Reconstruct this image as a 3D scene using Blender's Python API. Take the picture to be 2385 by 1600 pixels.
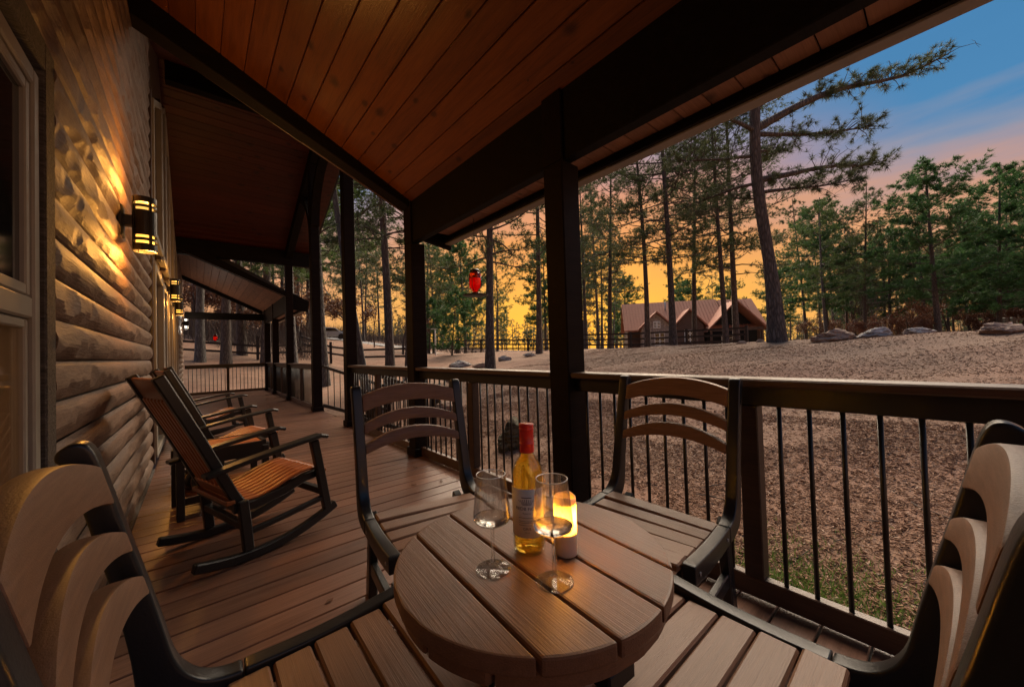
import bpy, bmesh, math, random
import numpy as np
from mathutils import Matrix, Vector
random.seed(7)
for o in list(bpy.data.objects): bpy.data.objects.remove(o)
SC = bpy.context.scene
COL = SC.collection
R_ = math.radians

# ------------------------------------------------------------------ camera
CAM_H = 1.10
F_PX, W_PX, H_PX, ROLL = 861.0, 2385.0, 1600.0, 0.03
CX, CY = W_PX / 2, H_PX / 2
_y = np.array([460 - CX, 839 - CY, F_PX]); _y /= np.linalg.norm(_y)
_a = np.array([-ROLL, -1, 0.0]); _u = np.array([-ROLL, -1, -(_a @ _y) / _y[2]]); _u /= np.linalg.norm(_u)
_x = np.cross(_y, _u)
RC = np.array([_x, _y, _u])                     # camera (right, down, forward) -> world
cam_d = bpy.data.cameras.new('camera'); cam = bpy.data.objects.new('camera', cam_d); COL.objects.link(cam)
cam_d.sensor_width = 36; cam_d.lens = F_PX / W_PX * 36; cam_d.clip_start = .02; cam_d.clip_end = 1500
m = Matrix.Identity(4)
for i in range(3):
    m[i][0] = RC[i, 0]; m[i][1] = -RC[i, 1]; m[i][2] = -RC[i, 2]
m.translation = (0, 0, CAM_H)
cam.matrix_world = m
SC.camera = cam

# ------------------------------------------------------------------ world (dusk), sun, exposure
FILL_AZ, FILL_EL = 58.0, 40.0
SUN_AZ, SUN_EL = 50.0, 3.0                      # azimuth from +Y towards +X
sd = Vector((math.sin(R_(SUN_AZ)) * math.cos(R_(SUN_EL)), math.cos(R_(SUN_AZ)) * math.cos(R_(SUN_EL)), math.sin(R_(SUN_EL))))
world = bpy.data.worlds.new('World'); SC.world = world; world.use_nodes = True
wn, wl = world.node_tree.nodes, world.node_tree.links
wn.clear()
def N(t, **k):
    n = wn.new(t)
    for a, b in k.items(): setattr(n, a, b)
    return n
def wmath(op, a, b=None, c=None):
    n = N('ShaderNodeMath', operation=op)
    for i, v in enumerate((a, b, c)):
        if v is None: continue
        if isinstance(v, (int, float)): n.inputs[i].default_value = v
        else: wl.new(v, n.inputs[i])
    return n.outputs[0]
sky = N('ShaderNodeTexSky', sky_type='NISHITA', sun_disc=False)
sky.sun_elevation = R_(SUN_EL); sky.sun_rotation = R_(SUN_AZ); sky.air_density = 1.6; sky.dust_density = 2.0; sky.ozone_density = 2.0
tc = N('ShaderNodeTexCoord'); sx = N('ShaderNodeSeparateXYZ'); wl.new(tc.outputs['Generated'], sx.inputs[0])
mp = N('ShaderNodeMapping'); mp.inputs['Scale'].default_value = (1.6, 1.6, 9.0); wl.new(tc.outputs['Generated'], mp.inputs[0])
nz = N('ShaderNodeTexNoise'); nz.inputs['Scale'].default_value = 2.2; nz.inputs['Detail'].default_value = 5; wl.new(mp.outputs[0], nz.inputs[0])
ns = wmath('MULTIPLY', wmath('SUBTRACT', nz.outputs[0], .5), .19)
el = wmath('ADD', sx.outputs[2], ns)
def ramp(stops, fac):
    r = N('ShaderNodeValToRGB'); e = r.color_ramp.elements
    while len(e) < len(stops): e.new(.5)
    for i, (p, c) in enumerate(stops): e[i].position = p; e[i].color = (*c, 1)
    wl.new(fac, r.inputs[0]); return r.outputs[0]
warm = ramp([(0, (1.0, .54, .075)), (.10, (1.0, .49, .065)), (.24, (.95, .37, .065)), (.38, (.82, .31, .13)), (.50, (.46, .35, .38)), (.60, (.12, .28, .50)), (1, (.035, .17, .40))], el)
cool = ramp([(0, (.92, .44, .17)), (.16, (.82, .37, .19)), (.25, (.60, .31, .23)), (.32, (.24, .28, .40)), (.39, (.055, .225, .46)), (.7, (.042, .19, .41)), (1, (.035, .17, .40))], el)
dx = wmath('ADD', wmath('MULTIPLY', sx.outputs[0], sd.x), wmath('MULTIPLY', sx.outputs[1], sd.y))
side = N('ShaderNodeMapRange'); side.interpolation_type = 'SMOOTHSTEP'
side.inputs[1].default_value = .70; side.inputs[2].default_value = 1.0; wl.new(dx, side.inputs[0])
mixc = N('ShaderNodeMix', data_type='RGBA'); wl.new(side.outputs[0], mixc.inputs[0]); wl.new(cool, mixc.inputs[6]); wl.new(warm, mixc.inputs[7])
nsc = N('ShaderNodeVectorMath', operation='SCALE'); wl.new(sky.outputs[0], nsc.inputs[0]); nsc.inputs[3].default_value = .012
clo = N('ShaderNodeVectorMath', operation='SCALE'); wl.new(mixc.outputs[2], clo.inputs[0]); clo.inputs[3].default_value = .43
add = N('ShaderNodeVectorMath', operation='ADD'); wl.new(nsc.outputs[0], add.inputs[0]); wl.new(clo.outputs[0], add.inputs[1])
bg = N('ShaderNodeBackground'); wl.new(add.outputs[0], bg.inputs[0]); bg.inputs[1].default_value = 1.0
wo = N('ShaderNodeOutputWorld'); wl.new(bg.outputs[0], wo.inputs[0])

sun_fill_d = bpy.data.lights.new('sun_fill', 'SUN'); sun_fill_d.energy = 4.8; sun_fill_d.angle = R_(60); sun_fill_d.color = (1.0, .80, .59)
sun_fill = bpy.data.objects.new('sun_fill', sun_fill_d); COL.objects.link(sun_fill); # added soft fill light, set well above the sunset
gd = Vector((math.sin(R_(FILL_AZ)) * math.cos(R_(FILL_EL)), math.cos(R_(FILL_AZ)) * math.cos(R_(FILL_EL)), math.sin(R_(FILL_EL)))); sun_fill.rotation_euler = gd.to_track_quat('Z', 'Y').to_euler()
SC.view_settings.view_transform = 'Standard'; SC.view_settings.look = 'None'
SC.view_settings.exposure = 1.15; SC.view_settings.gamma = 1.0
SC.cycles.use_denoising = True
SC.cycles.max_bounces = 10; SC.cycles.diffuse_bounces = 4; SC.cycles.glossy_bounces = 4
SC.cycles.transmission_bounces = 10; SC.cycles.transparent_max_bounces = 8
SC.cycles.sample_clamp_indirect = 3.0

# ------------------------------------------------------------------ helpers
def ray(px, py): return RC @ np.array([(px - CX) / F_PX, (py - CY) / F_PX, 1.0])
def at_depth(px, dep):
    d = ray(px, CY); d = d / (RC.T @ d)[2] * dep
    return float(d[0]), float(d[1])

def tag(o, label=None, cat=None, group=None, kind=None):
    if label: o['label'] = label
    if cat: o['category'] = cat
    if group: o['group'] = group
    if kind: o['kind'] = kind
    return o
def empty(name, loc=(0, 0, 0), rz=0.0):
    o = bpy.data.objects.new(name, None); COL.objects.link(o); o.location = loc; o.rotation_euler = (0, 0, rz); o.empty_display_size = .1
    return o
def link(name, me, parent=None, loc=None, rot=None):
    o = bpy.data.objects.new(name, me); COL.objects.link(o)
    if parent is not None: o.parent = parent
    if loc is not None: o.location = loc
    if rot is not None: o.rotation_euler = rot
    return o
def copy_tree(o, parent=None):
    c = o.copy(); COL.objects.link(c); c.parent = parent
    for ch in o.children: copy_tree(ch, c)
    return c

class MB:
    def __init__(s): s.v, s.f, s.sm = [], [], []
    def add(s, vs, fs, smooth=False):
        k = len(s.v); s.v += [tuple(p) for p in vs]; s.f += [tuple(i + k for i in f) for f in fs]; s.sm += [smooth] * len(fs); return s
    def box(s, x0, x1, y0, y1, z0, z1):
        return s.add([(x0, y0, z0), (x1, y0, z0), (x1, y1, z0), (x0, y1, z0), (x0, y0, z1), (x1, y0, z1), (x1, y1, z1), (x0, y1, z1)],
                     [(0, 3, 2, 1), (4, 5, 6, 7), (0, 1, 5, 4), (1, 2, 6, 5), (2, 3, 7, 6), (3, 0, 4, 7)])
    def prism(s, poly, axis, a, b):
        # poly in the plane perpendicular to axis: 'x'->(y,z) 'y'->(x,z) 'z'->(x,y)
        n = len(poly)
        def P(p, t): return (t, p[0], p[1]) if axis == 'x' else (p[0], t, p[1]) if axis == 'y' else (p[0], p[1], t)
        vs = [P(p, a) for p in poly] + [P(p, b) for p in poly]
        fs = [tuple(range(n - 1, -1, -1)), tuple(range(n, 2 * n))] + [(i, (i + 1) % n, n + (i + 1) % n, n + i) for i in range(n)]
        return s.add(vs, fs)
    def beam(s, p0, p1, w, h, up=(0, 0, 1)):
        p0, p1 = Vector(p0), Vector(p1); d = (p1 - p0).normalized(); u = Vector(up); r = d.cross(u).normalized(); u = r.cross(d)
        c = [(-w / 2, -h / 2), (w / 2, -h / 2), (w / 2, h / 2), (-w / 2, h / 2)]
        return s.add([p0 + r * a + u * b for a, b in c] + [p1 + r * a + u * b for a, b in c],
                     [(3, 2, 1, 0), (4, 5, 6, 7), (0, 1, 5, 4), (1, 2, 6, 5), (2, 3, 7, 6), (3, 0, 4, 7)])
    def tube(s, pts, rad, n=8, cap=True, smooth=True):
        pts = [Vector(p) for p in pts]
        if isinstance(rad, (int, float)): rad = [rad] * len(pts)
        vs = []; prev = None
        for i, p in enumerate(pts):
            d = (pts[min(i + 1, len(pts) - 1)] - pts[max(i - 1, 0)]).normalized()
            if prev is None: r = d.orthogonal().normalized()
            else: r = (prev - d * prev.dot(d)); r = r.normalized() if r.length > 1e-6 else d.orthogonal().normalized()
            prev = r; q = d.cross(r)
            for j in range(n):
                a = 2 * math.pi * j / n; vs.append(p + (r * math.cos(a) + q * math.sin(a)) * rad[i])
        fs = [(i * n + j, i * n + (j + 1) % n, (i + 1) * n + (j + 1) % n, (i + 1) * n + j) for i in range(len(pts) - 1) for j in range(n)]
        s.add(vs, fs, smooth)
        if cap:
            k = len(s.v) - len(vs); s.f.append(tuple(k + j for j in range(n - 1, -1, -1))); s.sm.append(False)
            e = k + (len(pts) - 1) * n; s.f.append(tuple(e + j for j in range(n))); s.sm.append(False)
        return s
    def lathe(s, prof, n=32, c=(0, 0, 0), smooth=True, close=False):
        vs, rings = [], []
        for r, z in prof:
            if r < 1e-6: rings.append([len(vs)]); vs.append((c[0], c[1], c[2] + z))
            else:
                rings.append(list(range(len(vs), len(vs) + n)))
                vs += [(c[0] + r * math.cos(2 * math.pi * j / n), c[1] + r * math.sin(2 * math.pi * j / n), c[2] + z) for j in range(n)]
        fs = []
        seq = list(zip(rings, rings[1:])) + ([(rings[-1], rings[0])] if close else [])
        for a, b in seq:
            for j in range(n):
                k = (j + 1) % n
                if len(a) == 1 and len(b) == 1: continue
                if len(a) == 1: fs.append((a[0], b[k], b[j]))
                elif len(b) == 1: fs.append((a[j], a[k], b[0]))
                else: fs.append((a[j], a[k], b[k], b[j]))
        return s.add(vs, fs, smooth)
    def mesh(s, name, mat, bevel=0, seg=1):
        me = bpy.data.meshes.new(name); me.from_pydata(s.v, [], s.f)
        me.polygons.foreach_set('use_smooth', s.sm)
        if bevel:
            bm = bmesh.new(); bm.from_mesh(me); bmesh.ops.recalc_face_normals(bm, faces=bm.faces)
            es = [e for e in bm.edges if len(e.link_faces) == 2 and e.calc_face_angle(0) > .5]
            bmesh.ops.bevel(bm, geom=es, offset=bevel, segments=seg, affect='EDGES', profile=.6, clamp_overlap=True)
            bm.to_mesh(me); bm.free()
        if mat: me.materials.append(mat)
        me.update(); return me
    def build(s, name, mat, parent=None, loc=None, rot=None, bevel=0, seg=1):
        return link(name, s.mesh(name, mat, bevel, seg), parent, loc, rot)

def np_mesh(name, V, F, mat, smooth=False):
    V = np.asarray(V, np.float32).reshape(-1, 3); F = np.asarray(F, np.int32)
    me = bpy.data.meshes.new(name); k = F.shape[1]
    me.vertices.add(len(V)); me.vertices.foreach_set('co', V.ravel())
    me.loops.add(F.size); me.loops.foreach_set('vertex_index', F.ravel())
    me.polygons.add(len(F)); me.polygons.foreach_set('loop_start', np.arange(len(F), dtype=np.int32) * k)
    if smooth: me.polygons.foreach_set('use_smooth', np.ones(len(F), bool))
    if mat: me.materials.append(mat)
    me.update(calc_edges=True); return me

BOARDS = {}
def board(L, w, t, mat, bev=.004):
    k = (round(L, 3), round(w, 4), round(t, 4), mat.name, bev)
    if k not in BOARDS: BOARDS[k] = MB().box(-L / 2, L / 2, -w / 2, w / 2, -t / 2, t / 2).mesh('board', mat, bev)
    return BOARDS[k]

# ------------------------------------------------------------------ materials
class Mat:
    def __init__(s, name):
        s.m = bpy.data.materials.new(name); s.m.use_nodes = True; s.n = s.m.node_tree.nodes; s.l = s.m.node_tree.links
        s.b = s.n['Principled BSDF']
    def node(s, t, **k):
        n = s.n.new(t)
        for a, b in k.items(): setattr(n, a, b)
        return n
    def set(s, **k):
        for a, v in k.items():
            i = s.b.inputs[a.replace('_', ' ')]
            i.default_value = (*v, 1) if isinstance(v, tuple) and len(v) == 3 else v
        return s
    def coords(s, scale=(1, 1, 1), rnd=True, kind='Object'):
        t = s.node('ShaderNodeTexCoord'); out = t.outputs[kind]
        if rnd:
            oi = s.node('ShaderNodeObjectInfo'); ml = s.node('ShaderNodeMath', operation='MULTIPLY'); s.l.new(oi.outputs['Random'], ml.inputs[0]); ml.inputs[1].default_value = 37.0
            ad = s.node('ShaderNodeVectorMath', operation='ADD'); s.l.new(out, ad.inputs[0]); s.l.new(ml.outputs[0], ad.inputs[1]); out = ad.outputs[0]
        mp = s.node('ShaderNodeMapping'); mp.inputs['Scale'].default_value = scale; s.l.new(out, mp.inputs[0]); return mp.outputs[0]
    def noise(s, vec, scale=5, detail=4, rough=.55, dist=0.0):
        n = s.node('ShaderNodeTexNoise'); n.inputs['Scale'].default_value = scale; n.inputs['Detail'].default_value = detail
        n.inputs['Roughness'].default_value = rough; n.inputs['Distortion'].default_value = dist; s.l.new(vec, n.inputs['Vector']); return n.outputs[0]
    def voro(s, vec, scale=5, feature='F1', out='Distance'):
        n = s.node('ShaderNodeTexVoronoi', feature=feature); n.inputs['Scale'].default_value = scale; s.l.new(vec, n.inputs['Vector']); return n.outputs[out]
    def ramp(s, fac, stops):
        r = s.node('ShaderNodeValToRGB'); e = r.color_ramp.elements
        while len(e) < len(stops): e.new(.5)
        for i, (p, c) in enumerate(stops): e[i].position = p; e[i].color = (*c, 1) if len(c) == 3 else c
        s.l.new(fac, r.inputs[0]); return r.outputs[0]
    def mix(s, fac, a, b, mode='MIX'):
        n = s.node('ShaderNodeMix', data_type='RGBA', blend_type=mode)
        for i, v in ((0, fac), (6, a), (7, b)):
            if isinstance(v, (int, float)): n.inputs[i].default_value = v
            elif isinstance(v, tuple): n.inputs[i].default_value = (*v, 1)
            else: s.l.new(v, n.inputs[i])
        return n.outputs[2]
    def math(s, op, a, b=None):
        n = s.node('ShaderNodeMath', operation=op)
        for i, v in enumerate((a, b)):
            if v is None: continue
            if isinstance(v, (int, float)): n.inputs[i].default_value = v
            else: s.l.new(v, n.inputs[i])
        return n.outputs[0]
    def col(s, c): s.l.new(c, s.b.inputs['Base Color']); return s
    def bump(s, h, strength=.3, dist=.01):
        n = s.node('ShaderNodeBump'); n.inputs['Strength'].default_value = strength; n.inputs['Distance'].default_value = dist
        s.l.new(h, n.inputs['Height']); s.l.new(n.outputs[0], s.b.inputs['Normal']); return s
    def vary(s, c, amt=.25):
        oi = s.node('ShaderNodeObjectInfo'); f = s.math('ADD', s.math('MULTIPLY', oi.outputs['Random'], amt * 2), 1 - amt)
        n = s.node('ShaderNodeVectorMath', operation='SCALE'); s.l.new(c, n.inputs[0]); s.l.new(f, n.inputs[3]); return n.outputs[0]

def wood(name, a, b, c, rough=.5, stretch=14, vary=.2, knots=0, bump=.25, fine=60):
    M = Mat(name); v = M.coords((1, stretch, stretch)); g = M.noise(v, 2.2, 6, .62, .6)
    col = M.ramp(g, [(.25, a), (.5, b), (.78, c)])
    v2 = M.coords((2, fine, fine)); g2 = M.noise(v2, 3, 3); col = M.mix(.35, col, M.ramp(g2, [(.3, tuple(x * .55 for x in b)), (.7, tuple(min(1, x * 1.35) for x in b))]))
    if knots:
        v3 = M.coords((.8, 1.25, 1.0)); vo = M.voro(v3, knots * 2.0); vo.node.voronoi_dimensions = '2D'; sc_ = M.node('ShaderNodeSeparateColor'); M.l.new(vo.node.outputs['Color'], sc_.inputs[0]); kd = M.math('DIVIDE', vo, M.math('ADD', M.math('MULTIPLY', sc_.outputs[0], 1.5), .15)); k = M.ramp(M.math('ADD', kd, M.math('MULTIPLY', M.noise(v3, 14, 3), .08)), [(.075, (1, 1, 1)), (.14, (0, 0, 0))])
        col = M.mix(M.math('MULTIPLY', k, .7), col, tuple(x * .18 for x in a))
    if vary: col = M.vary(col, vary)
    if max(c) < .03: M.b.inputs['Specular IOR Level'].default_value = .1
    M.col(col).set(Roughness=rough); M.bump(g2, bump, .004); return M.m

def plain(name, c, rough=.5, metal=0.0, bump=0, bscale=80, var=.0):
    M = Mat(name).set(Base_Color=c, Roughness=rough, Metallic=metal)
    if bump or var:
        v = M.coords(); g = M.noise(v, bscale, 4)
        if bump: M.bump(g, bump, .003)
        if var: M.col(M.mix(M.ramp(g, [(.3, (0, 0, 0)), (.7, (1, 1, 1))]), tuple(x * (1 - var) for x in c), tuple(min(1, x * (1 + var)) for x in c)))
    return M.m

m_deck = wood('deck_wood', (.080, .037, .024), (.150, .075, .049), (.215, .118, .083), .28, 16, .22)
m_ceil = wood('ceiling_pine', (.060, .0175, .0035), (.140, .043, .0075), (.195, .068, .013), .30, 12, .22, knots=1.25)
m_ceil_shade = wood('shaded_red_ceiling_pine', (.034, .0052, .0018), (.062, .0100, .003), (.088, .017, .0045), .5, 12, .2, knots=1.2)  # redder pine, its colour darkened for the weak lamp light under the gable
m_soff = wood('soffit_pine', (.16, .07, .04), (.26, .12, .07), (.33, .17, .10), .6, 12, .15, knots=1.3)
m_beam = wood('dark_timber', (.004, .003, .0024), (.008, .006, .0045), (.015, .011, .008), .65, 10, .12)
m_post = wood('post_timber', (.0045, .0026, .0019), (.009, .0052, .0037), (.016, .0098, .007), .62, 10, .1)
m_rail = wood('rail_cap_wood', (.034, .017, .011), (.065, .034, .022), (.105, .06, .042), .4, 12, .1)
m_poly = wood('brown_poly_lumber', (.165, .077, .038), (.205, .098, .050), (.245, .122, .067), .44, 34, .07, bump=.25, fine=150)
m_slat = wood('rocker_slat_wood', (.24, .072, .020), (.36, .115, .034), (.44, .165, .055), .34, 14, .1)
m_black = plain('black_poly', (.012, .014, .017), .34, bump=.12, bscale=220)
m_blackp = plain('black_paint', (.010, .010, .010), .38, bump=.1, bscale=60)
m_iron = plain('black_iron', (.010, .010, .010), .4, .0)
m_vinyl = plain('tan_window_vinyl', (.27, .245, .20), .45, var=.08, bscale=9)
m_trim = plain('dark_trim_paint', (.016, .013, .011), .55)
m_white = plain('white_paint', (.75, .75, .72), .5)
m_grey = plain('grey_metal', (.30, .31, .32), .45, .3)
m_gutter = plain('gutter_metal', (.24, .215, .20), .5, var=.15, bscale=4)
m_dark = plain('dark_interior', (.010, .010, .011), .8)
m_red = plain('red_foil', (.72, .030, .018), .35, .0)

def log_mat():
    M = Mat('hewn_log'); v = M.coords((1, 9, 9)); g = M.noise(v, 2.4, 6, .65, .8)
    c = M.ramp(g, [(.22, (.056, .029, .017)), (.5, (.135, .076, .045)), (.75, (.21, .130, .083))])
    v2 = M.coords((9, 60, 60)); g2 = M.noise(v2, 2, 4, .6)
    c = M.mix(.35, c, M.ramp(g2, [(.32, (.046, .025, .015)), (.66, (.205, .134, .087))])); c = M.vary(c, .16)
    v4 = M.coords((26, 26, 26)); g4 = M.noise(v4, 1, 3, .6)
    M.col(c).set(Roughness=.62); M.bump(M.math('ADD', g2, g4), .45, .006); return M.m
m_log = log_mat()
def rough_trim():
    M = Mat('rough_sawn_trim'); v = M.coords((1.5, 22, 22)); g = M.noise(v, 4, 6, .7, 1.2)
    M.col(M.ramp(g, [(.3, (.022, .018, .015)), (.5, (.075, .064, .055)), (.75, (.17, .15, .13))])).set(Roughness=.85); M.bump(g, .9, .012); return M.m
m_rough = rough_trim()
def bark(name, a, b, c, sc=1.0):
    M = Mat(name); v = M.coords((9 * sc, 9 * sc, 1.9 * sc)); d = M.voro(v, 1.6, 'DISTANCE_TO_EDGE'); g = M.noise(v, 2.5, 5, .65, .8)
    f = M.math('ADD', M.math('MULTIPLY', d, .9), M.math('MULTIPLY', g, .6))
    M.col(M.vary(M.ramp(f, [(.2, a), (.45, b), (.75, c)]), .2)).set(Roughness=.9); M.bump(f, 1.0, .05); return M.m
m_bark = bark('pine_bark', (.026, .019, .015), (.085, .066, .055), (.16, .13, .112))
m_bark2 = bark('grey_bark', (.03, .027, .025), (.095, .087, .08), (.17, .16, .15))
def foliage(name, a, b, tr=.25):
    M = Mat(name); g = M.node('ShaderNodeNewGeometry'); r = M.ramp(g.outputs['Random Per Island'], [(0, a), (1, b)])
    M.col(M.vary(r, .22)).set(Roughness=.6)
    t = M.node('ShaderNodeBsdfTranslucent'); M.l.new(r, t.inputs[0]); x = M.node('ShaderNodeMixShader'); x.inputs[0].default_value = tr
    M.l.new(M.b.outputs[0], x.inputs[1]); M.l.new(t.outputs[0], x.inputs[2]); M.l.new(x.outputs[0], M.n['Material Output'].inputs[0]); return M.m
m_needle = foliage('pine_needles', (.045, .080, .024), (.105, .17, .05), .35)
m_needle2 = foliage('lush_pine_needles', (.030, .085, .026), (.072, .168, .048), .35)
m_needle3 = foliage('dusky_pine_needles', (.045, .065, .030), (.10, .125, .052), .35)
m_needle4 = foliage('near_pine_needles', (.040, .062, .026), (.10, .135, .048), .35)
m_brown = foliage('dry_oak_leaves', (.085, .035, .018), (.21, .095, .05))
m_twig = plain('bare_twigs', (.085, .062, .05), .9)
m_grassm = foliage('grass_blades', (.075, .15, .025), (.19, .30, .06), .3)

def glass(name, c=(1, 1, 1), ior=1.45, rough=0.0):
    M = Mat(name).set(Base_Color=c, Roughness=rough, IOR=ior); M.b.inputs['Transmission Weight'].default_value = 1.0; return M.m
def clear_glass(name, tint=(1, 1, 1), ior=1.5, gain=1.0):
    M = Mat(name); M.n.remove(M.b)
    t = M.node('ShaderNodeBsdfTransparent'); t.inputs[0].default_value = (*tint, 1); g = M.node('ShaderNodeBsdfGlossy'); g.inputs['Roughness'].default_value = .015
    f = M.node('ShaderNodeLayerWeight'); x = M.node('ShaderNodeMixShader'); M.l.new(M.math('ADD', M.math('MULTIPLY', M.math('POWER', f.outputs['Facing'], 4.0), .8 * gain), .035), x.inputs[0])
    M.l.new(t.outputs[0], x.inputs[1]); M.l.new(g.outputs[0], x.inputs[2]); M.l.new(x.outputs[0], M.n['Material Output'].inputs[0]); return M.m
def stem_glass():
    m_ = clear_glass('stemware_glass', (.998, .999, 1.0), 1.5, .9); n, l = m_.node_tree.nodes, m_.node_tree.links; out = n['Material Output']; a = out.inputs[0].links[0].from_socket
    g = n.new('ShaderNodeBsdfGlass'); g.inputs['IOR'].default_value = 1.42; g.inputs['Roughness'].default_value = 0; x = n.new('ShaderNodeMixShader'); x.inputs[0].default_value = .22
    l.new(a, x.inputs[1]); l.new(g.outputs[0], x.inputs[2]); l.new(x.outputs[0], out.inputs[0]); return m_
m_glass = stem_glass()
def wine_mat():
    M = Mat('pale_gold_wine').set(Base_Color=(1.0, .70, .14), Roughness=0.0, IOR=1.34); M.b.inputs['Transmission Weight'].default_value = 1.0
    t = M.node('ShaderNodeBsdfTranslucent'); t.inputs[0].default_value = (1.0, .55, .06, 1); x = M.node('ShaderNodeMixShader'); x.inputs[0].default_value = .30
    M.l.new(M.b.outputs[0], x.inputs[1]); M.l.new(t.outputs[0], x.inputs[2]); M.l.new(x.outputs[0], M.n['Material Output'].inputs[0]); return M.m
m_wine = wine_mat()
m_wineclr = glass('white_wine_in_glass', (.99, .985, .95), 1.2)
m_bottle = clear_glass('bottle_glass', (.96, .97, .88), 1.45)
m_redgl = clear_glass('red_glass', (1.0, .30, .18))
def window_glass():
    M = Mat('window_pane').set(Base_Color=(.012, .014, .014), Roughness=.06); M.b.inputs['Specular IOR Level'].default_value = .8
    v = M.coords((1, 1, 1)); M.bump(M.noise(v, 1.4, 2), .03, .02); return M.m
m_pane = window_glass()
def emis(name, c, s):
    M = Mat(name).set(Base_Color=(.6, .5, .3), Roughness=.5); M.b.inputs['Emission Color'].default_value = (*c, 1); M.b.inputs['Emission Strength'].default_value = s; return M.m

# ------------------------------------------------------------------ terrain
def ss(a, b, x):
    t = np.clip((x - a) / (b - a), 0, 1); return t * t * (3 - 2 * t)
def gz(x, y):
    x = np.asarray(x, float); y = np.asarray(y, float)
    dx = np.maximum(np.maximum(-9 - x, x - 1.95), 0); dy = np.maximum(np.maximum(-8 - y, y - 16.3), 0)
    d = np.hypot(dx, dy)
    z = -.40 + 1.40 * (.35 * ss(0, 13, d) + .65 * np.clip(d / 12.5, 0, 1))
    z += .17 * np.exp(-((x - 14.6) / 4.2) ** 2) * ss(11, 3, y) * ss(-14, -4, y)
    z -= .75 * ss(16.5, 34, x) * ss(60, 30, y - .2 * x)
    z += .10 * np.maximum(0, y - .9 * x - 17) * ss(140, 60, y)
    z += .05 * np.sin(x * .9 + 1.3) * np.cos(y * .7) * ss(.5, 4, d) + .03 * np.sin(x * 2.3 + y * 1.7) * ss(.5, 4, d)
    return z
def ground_grid():
    def axis(a, b, n0, n1, st):
        s = list(np.arange(a, b, st)); k = st; x = b
        while x < n1: k *= 1.12; x += k; s.append(x)
        x = a; k = st; l = []
        while x > n0: k *= 1.12; x -= k; l.append(x)
        return np.array(l[::-1] + s)
    X = axis(-2, 22, -300, 900, .35); Y = axis(-6, 24, -500, 900, .4)
    gx, gy = np.meshgrid(X, Y, indexing='ij'); Z = gz(gx, gy)
    V = np.stack([gx, gy, Z], -1).reshape(-1, 3); nx, ny = len(X), len(Y)
    i, j = np.meshgrid(np.arange(nx - 1), np.arange(ny - 1), indexing='ij'); a = (i * ny + j).ravel()
    return V, np.stack([a, a + ny, a + ny + 1, a + 1], 1)
def ground_mat():
    M = Mat('mulch_ground'); v = M.coords((1, 1, 1), False)
    chips = M.voro(M.coords((1, 1.7, 1), False), 40, 'F1', 'Color'); sp = M.node('ShaderNodeSeparateColor'); M.l.new(chips, sp.inputs[0])
    c = M.ramp(sp.outputs[0], [(0, (.125, .058, .031)), (.45, (.205, .104, .057)), (.85, (.28, .160, .097)), (1, (.36, .24, .17))])
    g = M.noise(v, .35, 5, .6); red = M.ramp(g, [(.44, (0, 0, 0)), (.60, (1, 1, 1))])
    c = M.mix(M.math('MULTIPLY', red, .7), c, (.26, .115, .066)); h = M.voro(M.coords((1, 1.7, 1), False), 40)
    g2 = M.noise(v, 3, 5); c = M.mix(.35, c, M.ramp(g2, [(.3, (.10, .062, .04)), (.7, (.34, .22, .15))]))
    M.col(c).set(Roughness=.95); M.bump(h, .6, .016); return M.m
m_ground = ground_mat()  # mulch over reddish soil
V, Fq = ground_grid()
tag(link('ground', np_mesh('ground', V, Fq, m_ground, True)), kind='structure')

def ribbon(name, pts, w, mat, lift, kind='structure'):
    P = [np.array(p, float) for p in pts]; Q = []
    for a, b in zip(P, P[1:]):
        n = max(2, int(np.linalg.norm(b - a) / 1.0)); Q += [a + (b - a) * t / n for t in range(n)]
    Q.append(P[-1]); Vv, Ff = [], []
    for i, q in enumerate(Q):
        d = Q[min(i + 1, len(Q) - 1)] - Q[max(i - 1, 0)]; d /= np.linalg.norm(d); nrm = np.array([-d[1], d[0]])
        for k in range(5):
            p = q + nrm * w * (k / 4 - .5); Vv.append((p[0], p[1], float(gz(p[0], p[1])) + lift))
    for i in range(len(Q) - 1):
        for k in range(4): a = i * 5 + k; Ff.append((a, a + 5, a + 6, a + 1))
    return tag(link(name, np_mesh(name, Vv, Ff, mat, True)), kind=kind)
m_road = plain('pale_gravel_road', (.34, .29, .24), .95, bump=.4, bscale=12, var=.25)
m_asph = plain('grey_drive', (.19, .19, .19), .9, bump=.3, bscale=20, var=.2)
ribbon('road', [(60, 4), (34, 14), (24, 24), (19.5, 36), (15, 52), (4, 70)], 3.4, m_road, .035)
ribbon('driveway', [(14, 58), (17, 48), (19.5, 44)], 5.0, m_asph, .06)

# ------------------------------------------------------------------ porch deck
XW, XI, XO = -.35, 1.755, 1.92                 # wall face, post inner face, post outer face
deck = tag(empty('porch_deck'), kind='structure')
DB = board(2.27, .135, .03, m_deck, .004)
y = -1.7; i = 0
while y < 16.3:
    link('deck_board', DB, deck, (.785 + random.uniform(-.004, .004), y, -.015 + random.uniform(-.0012, .0012)), (0, 0, (random.random() < .5) * math.pi)); y += .1415; i += 1
MB().box(-.34, 1.90, -1.75, 16.35, -.30, -.036).build('joist_frame', m_trim, deck)
MB().box(1.925, 1.955, -1.78, 6.18, -.28, .004).build('rim_board', m_rail, deck); MB().box(1.925, 1.955, 8.26, 16.4, -.28, .004).build('rim_board', m_rail, deck)

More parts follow.
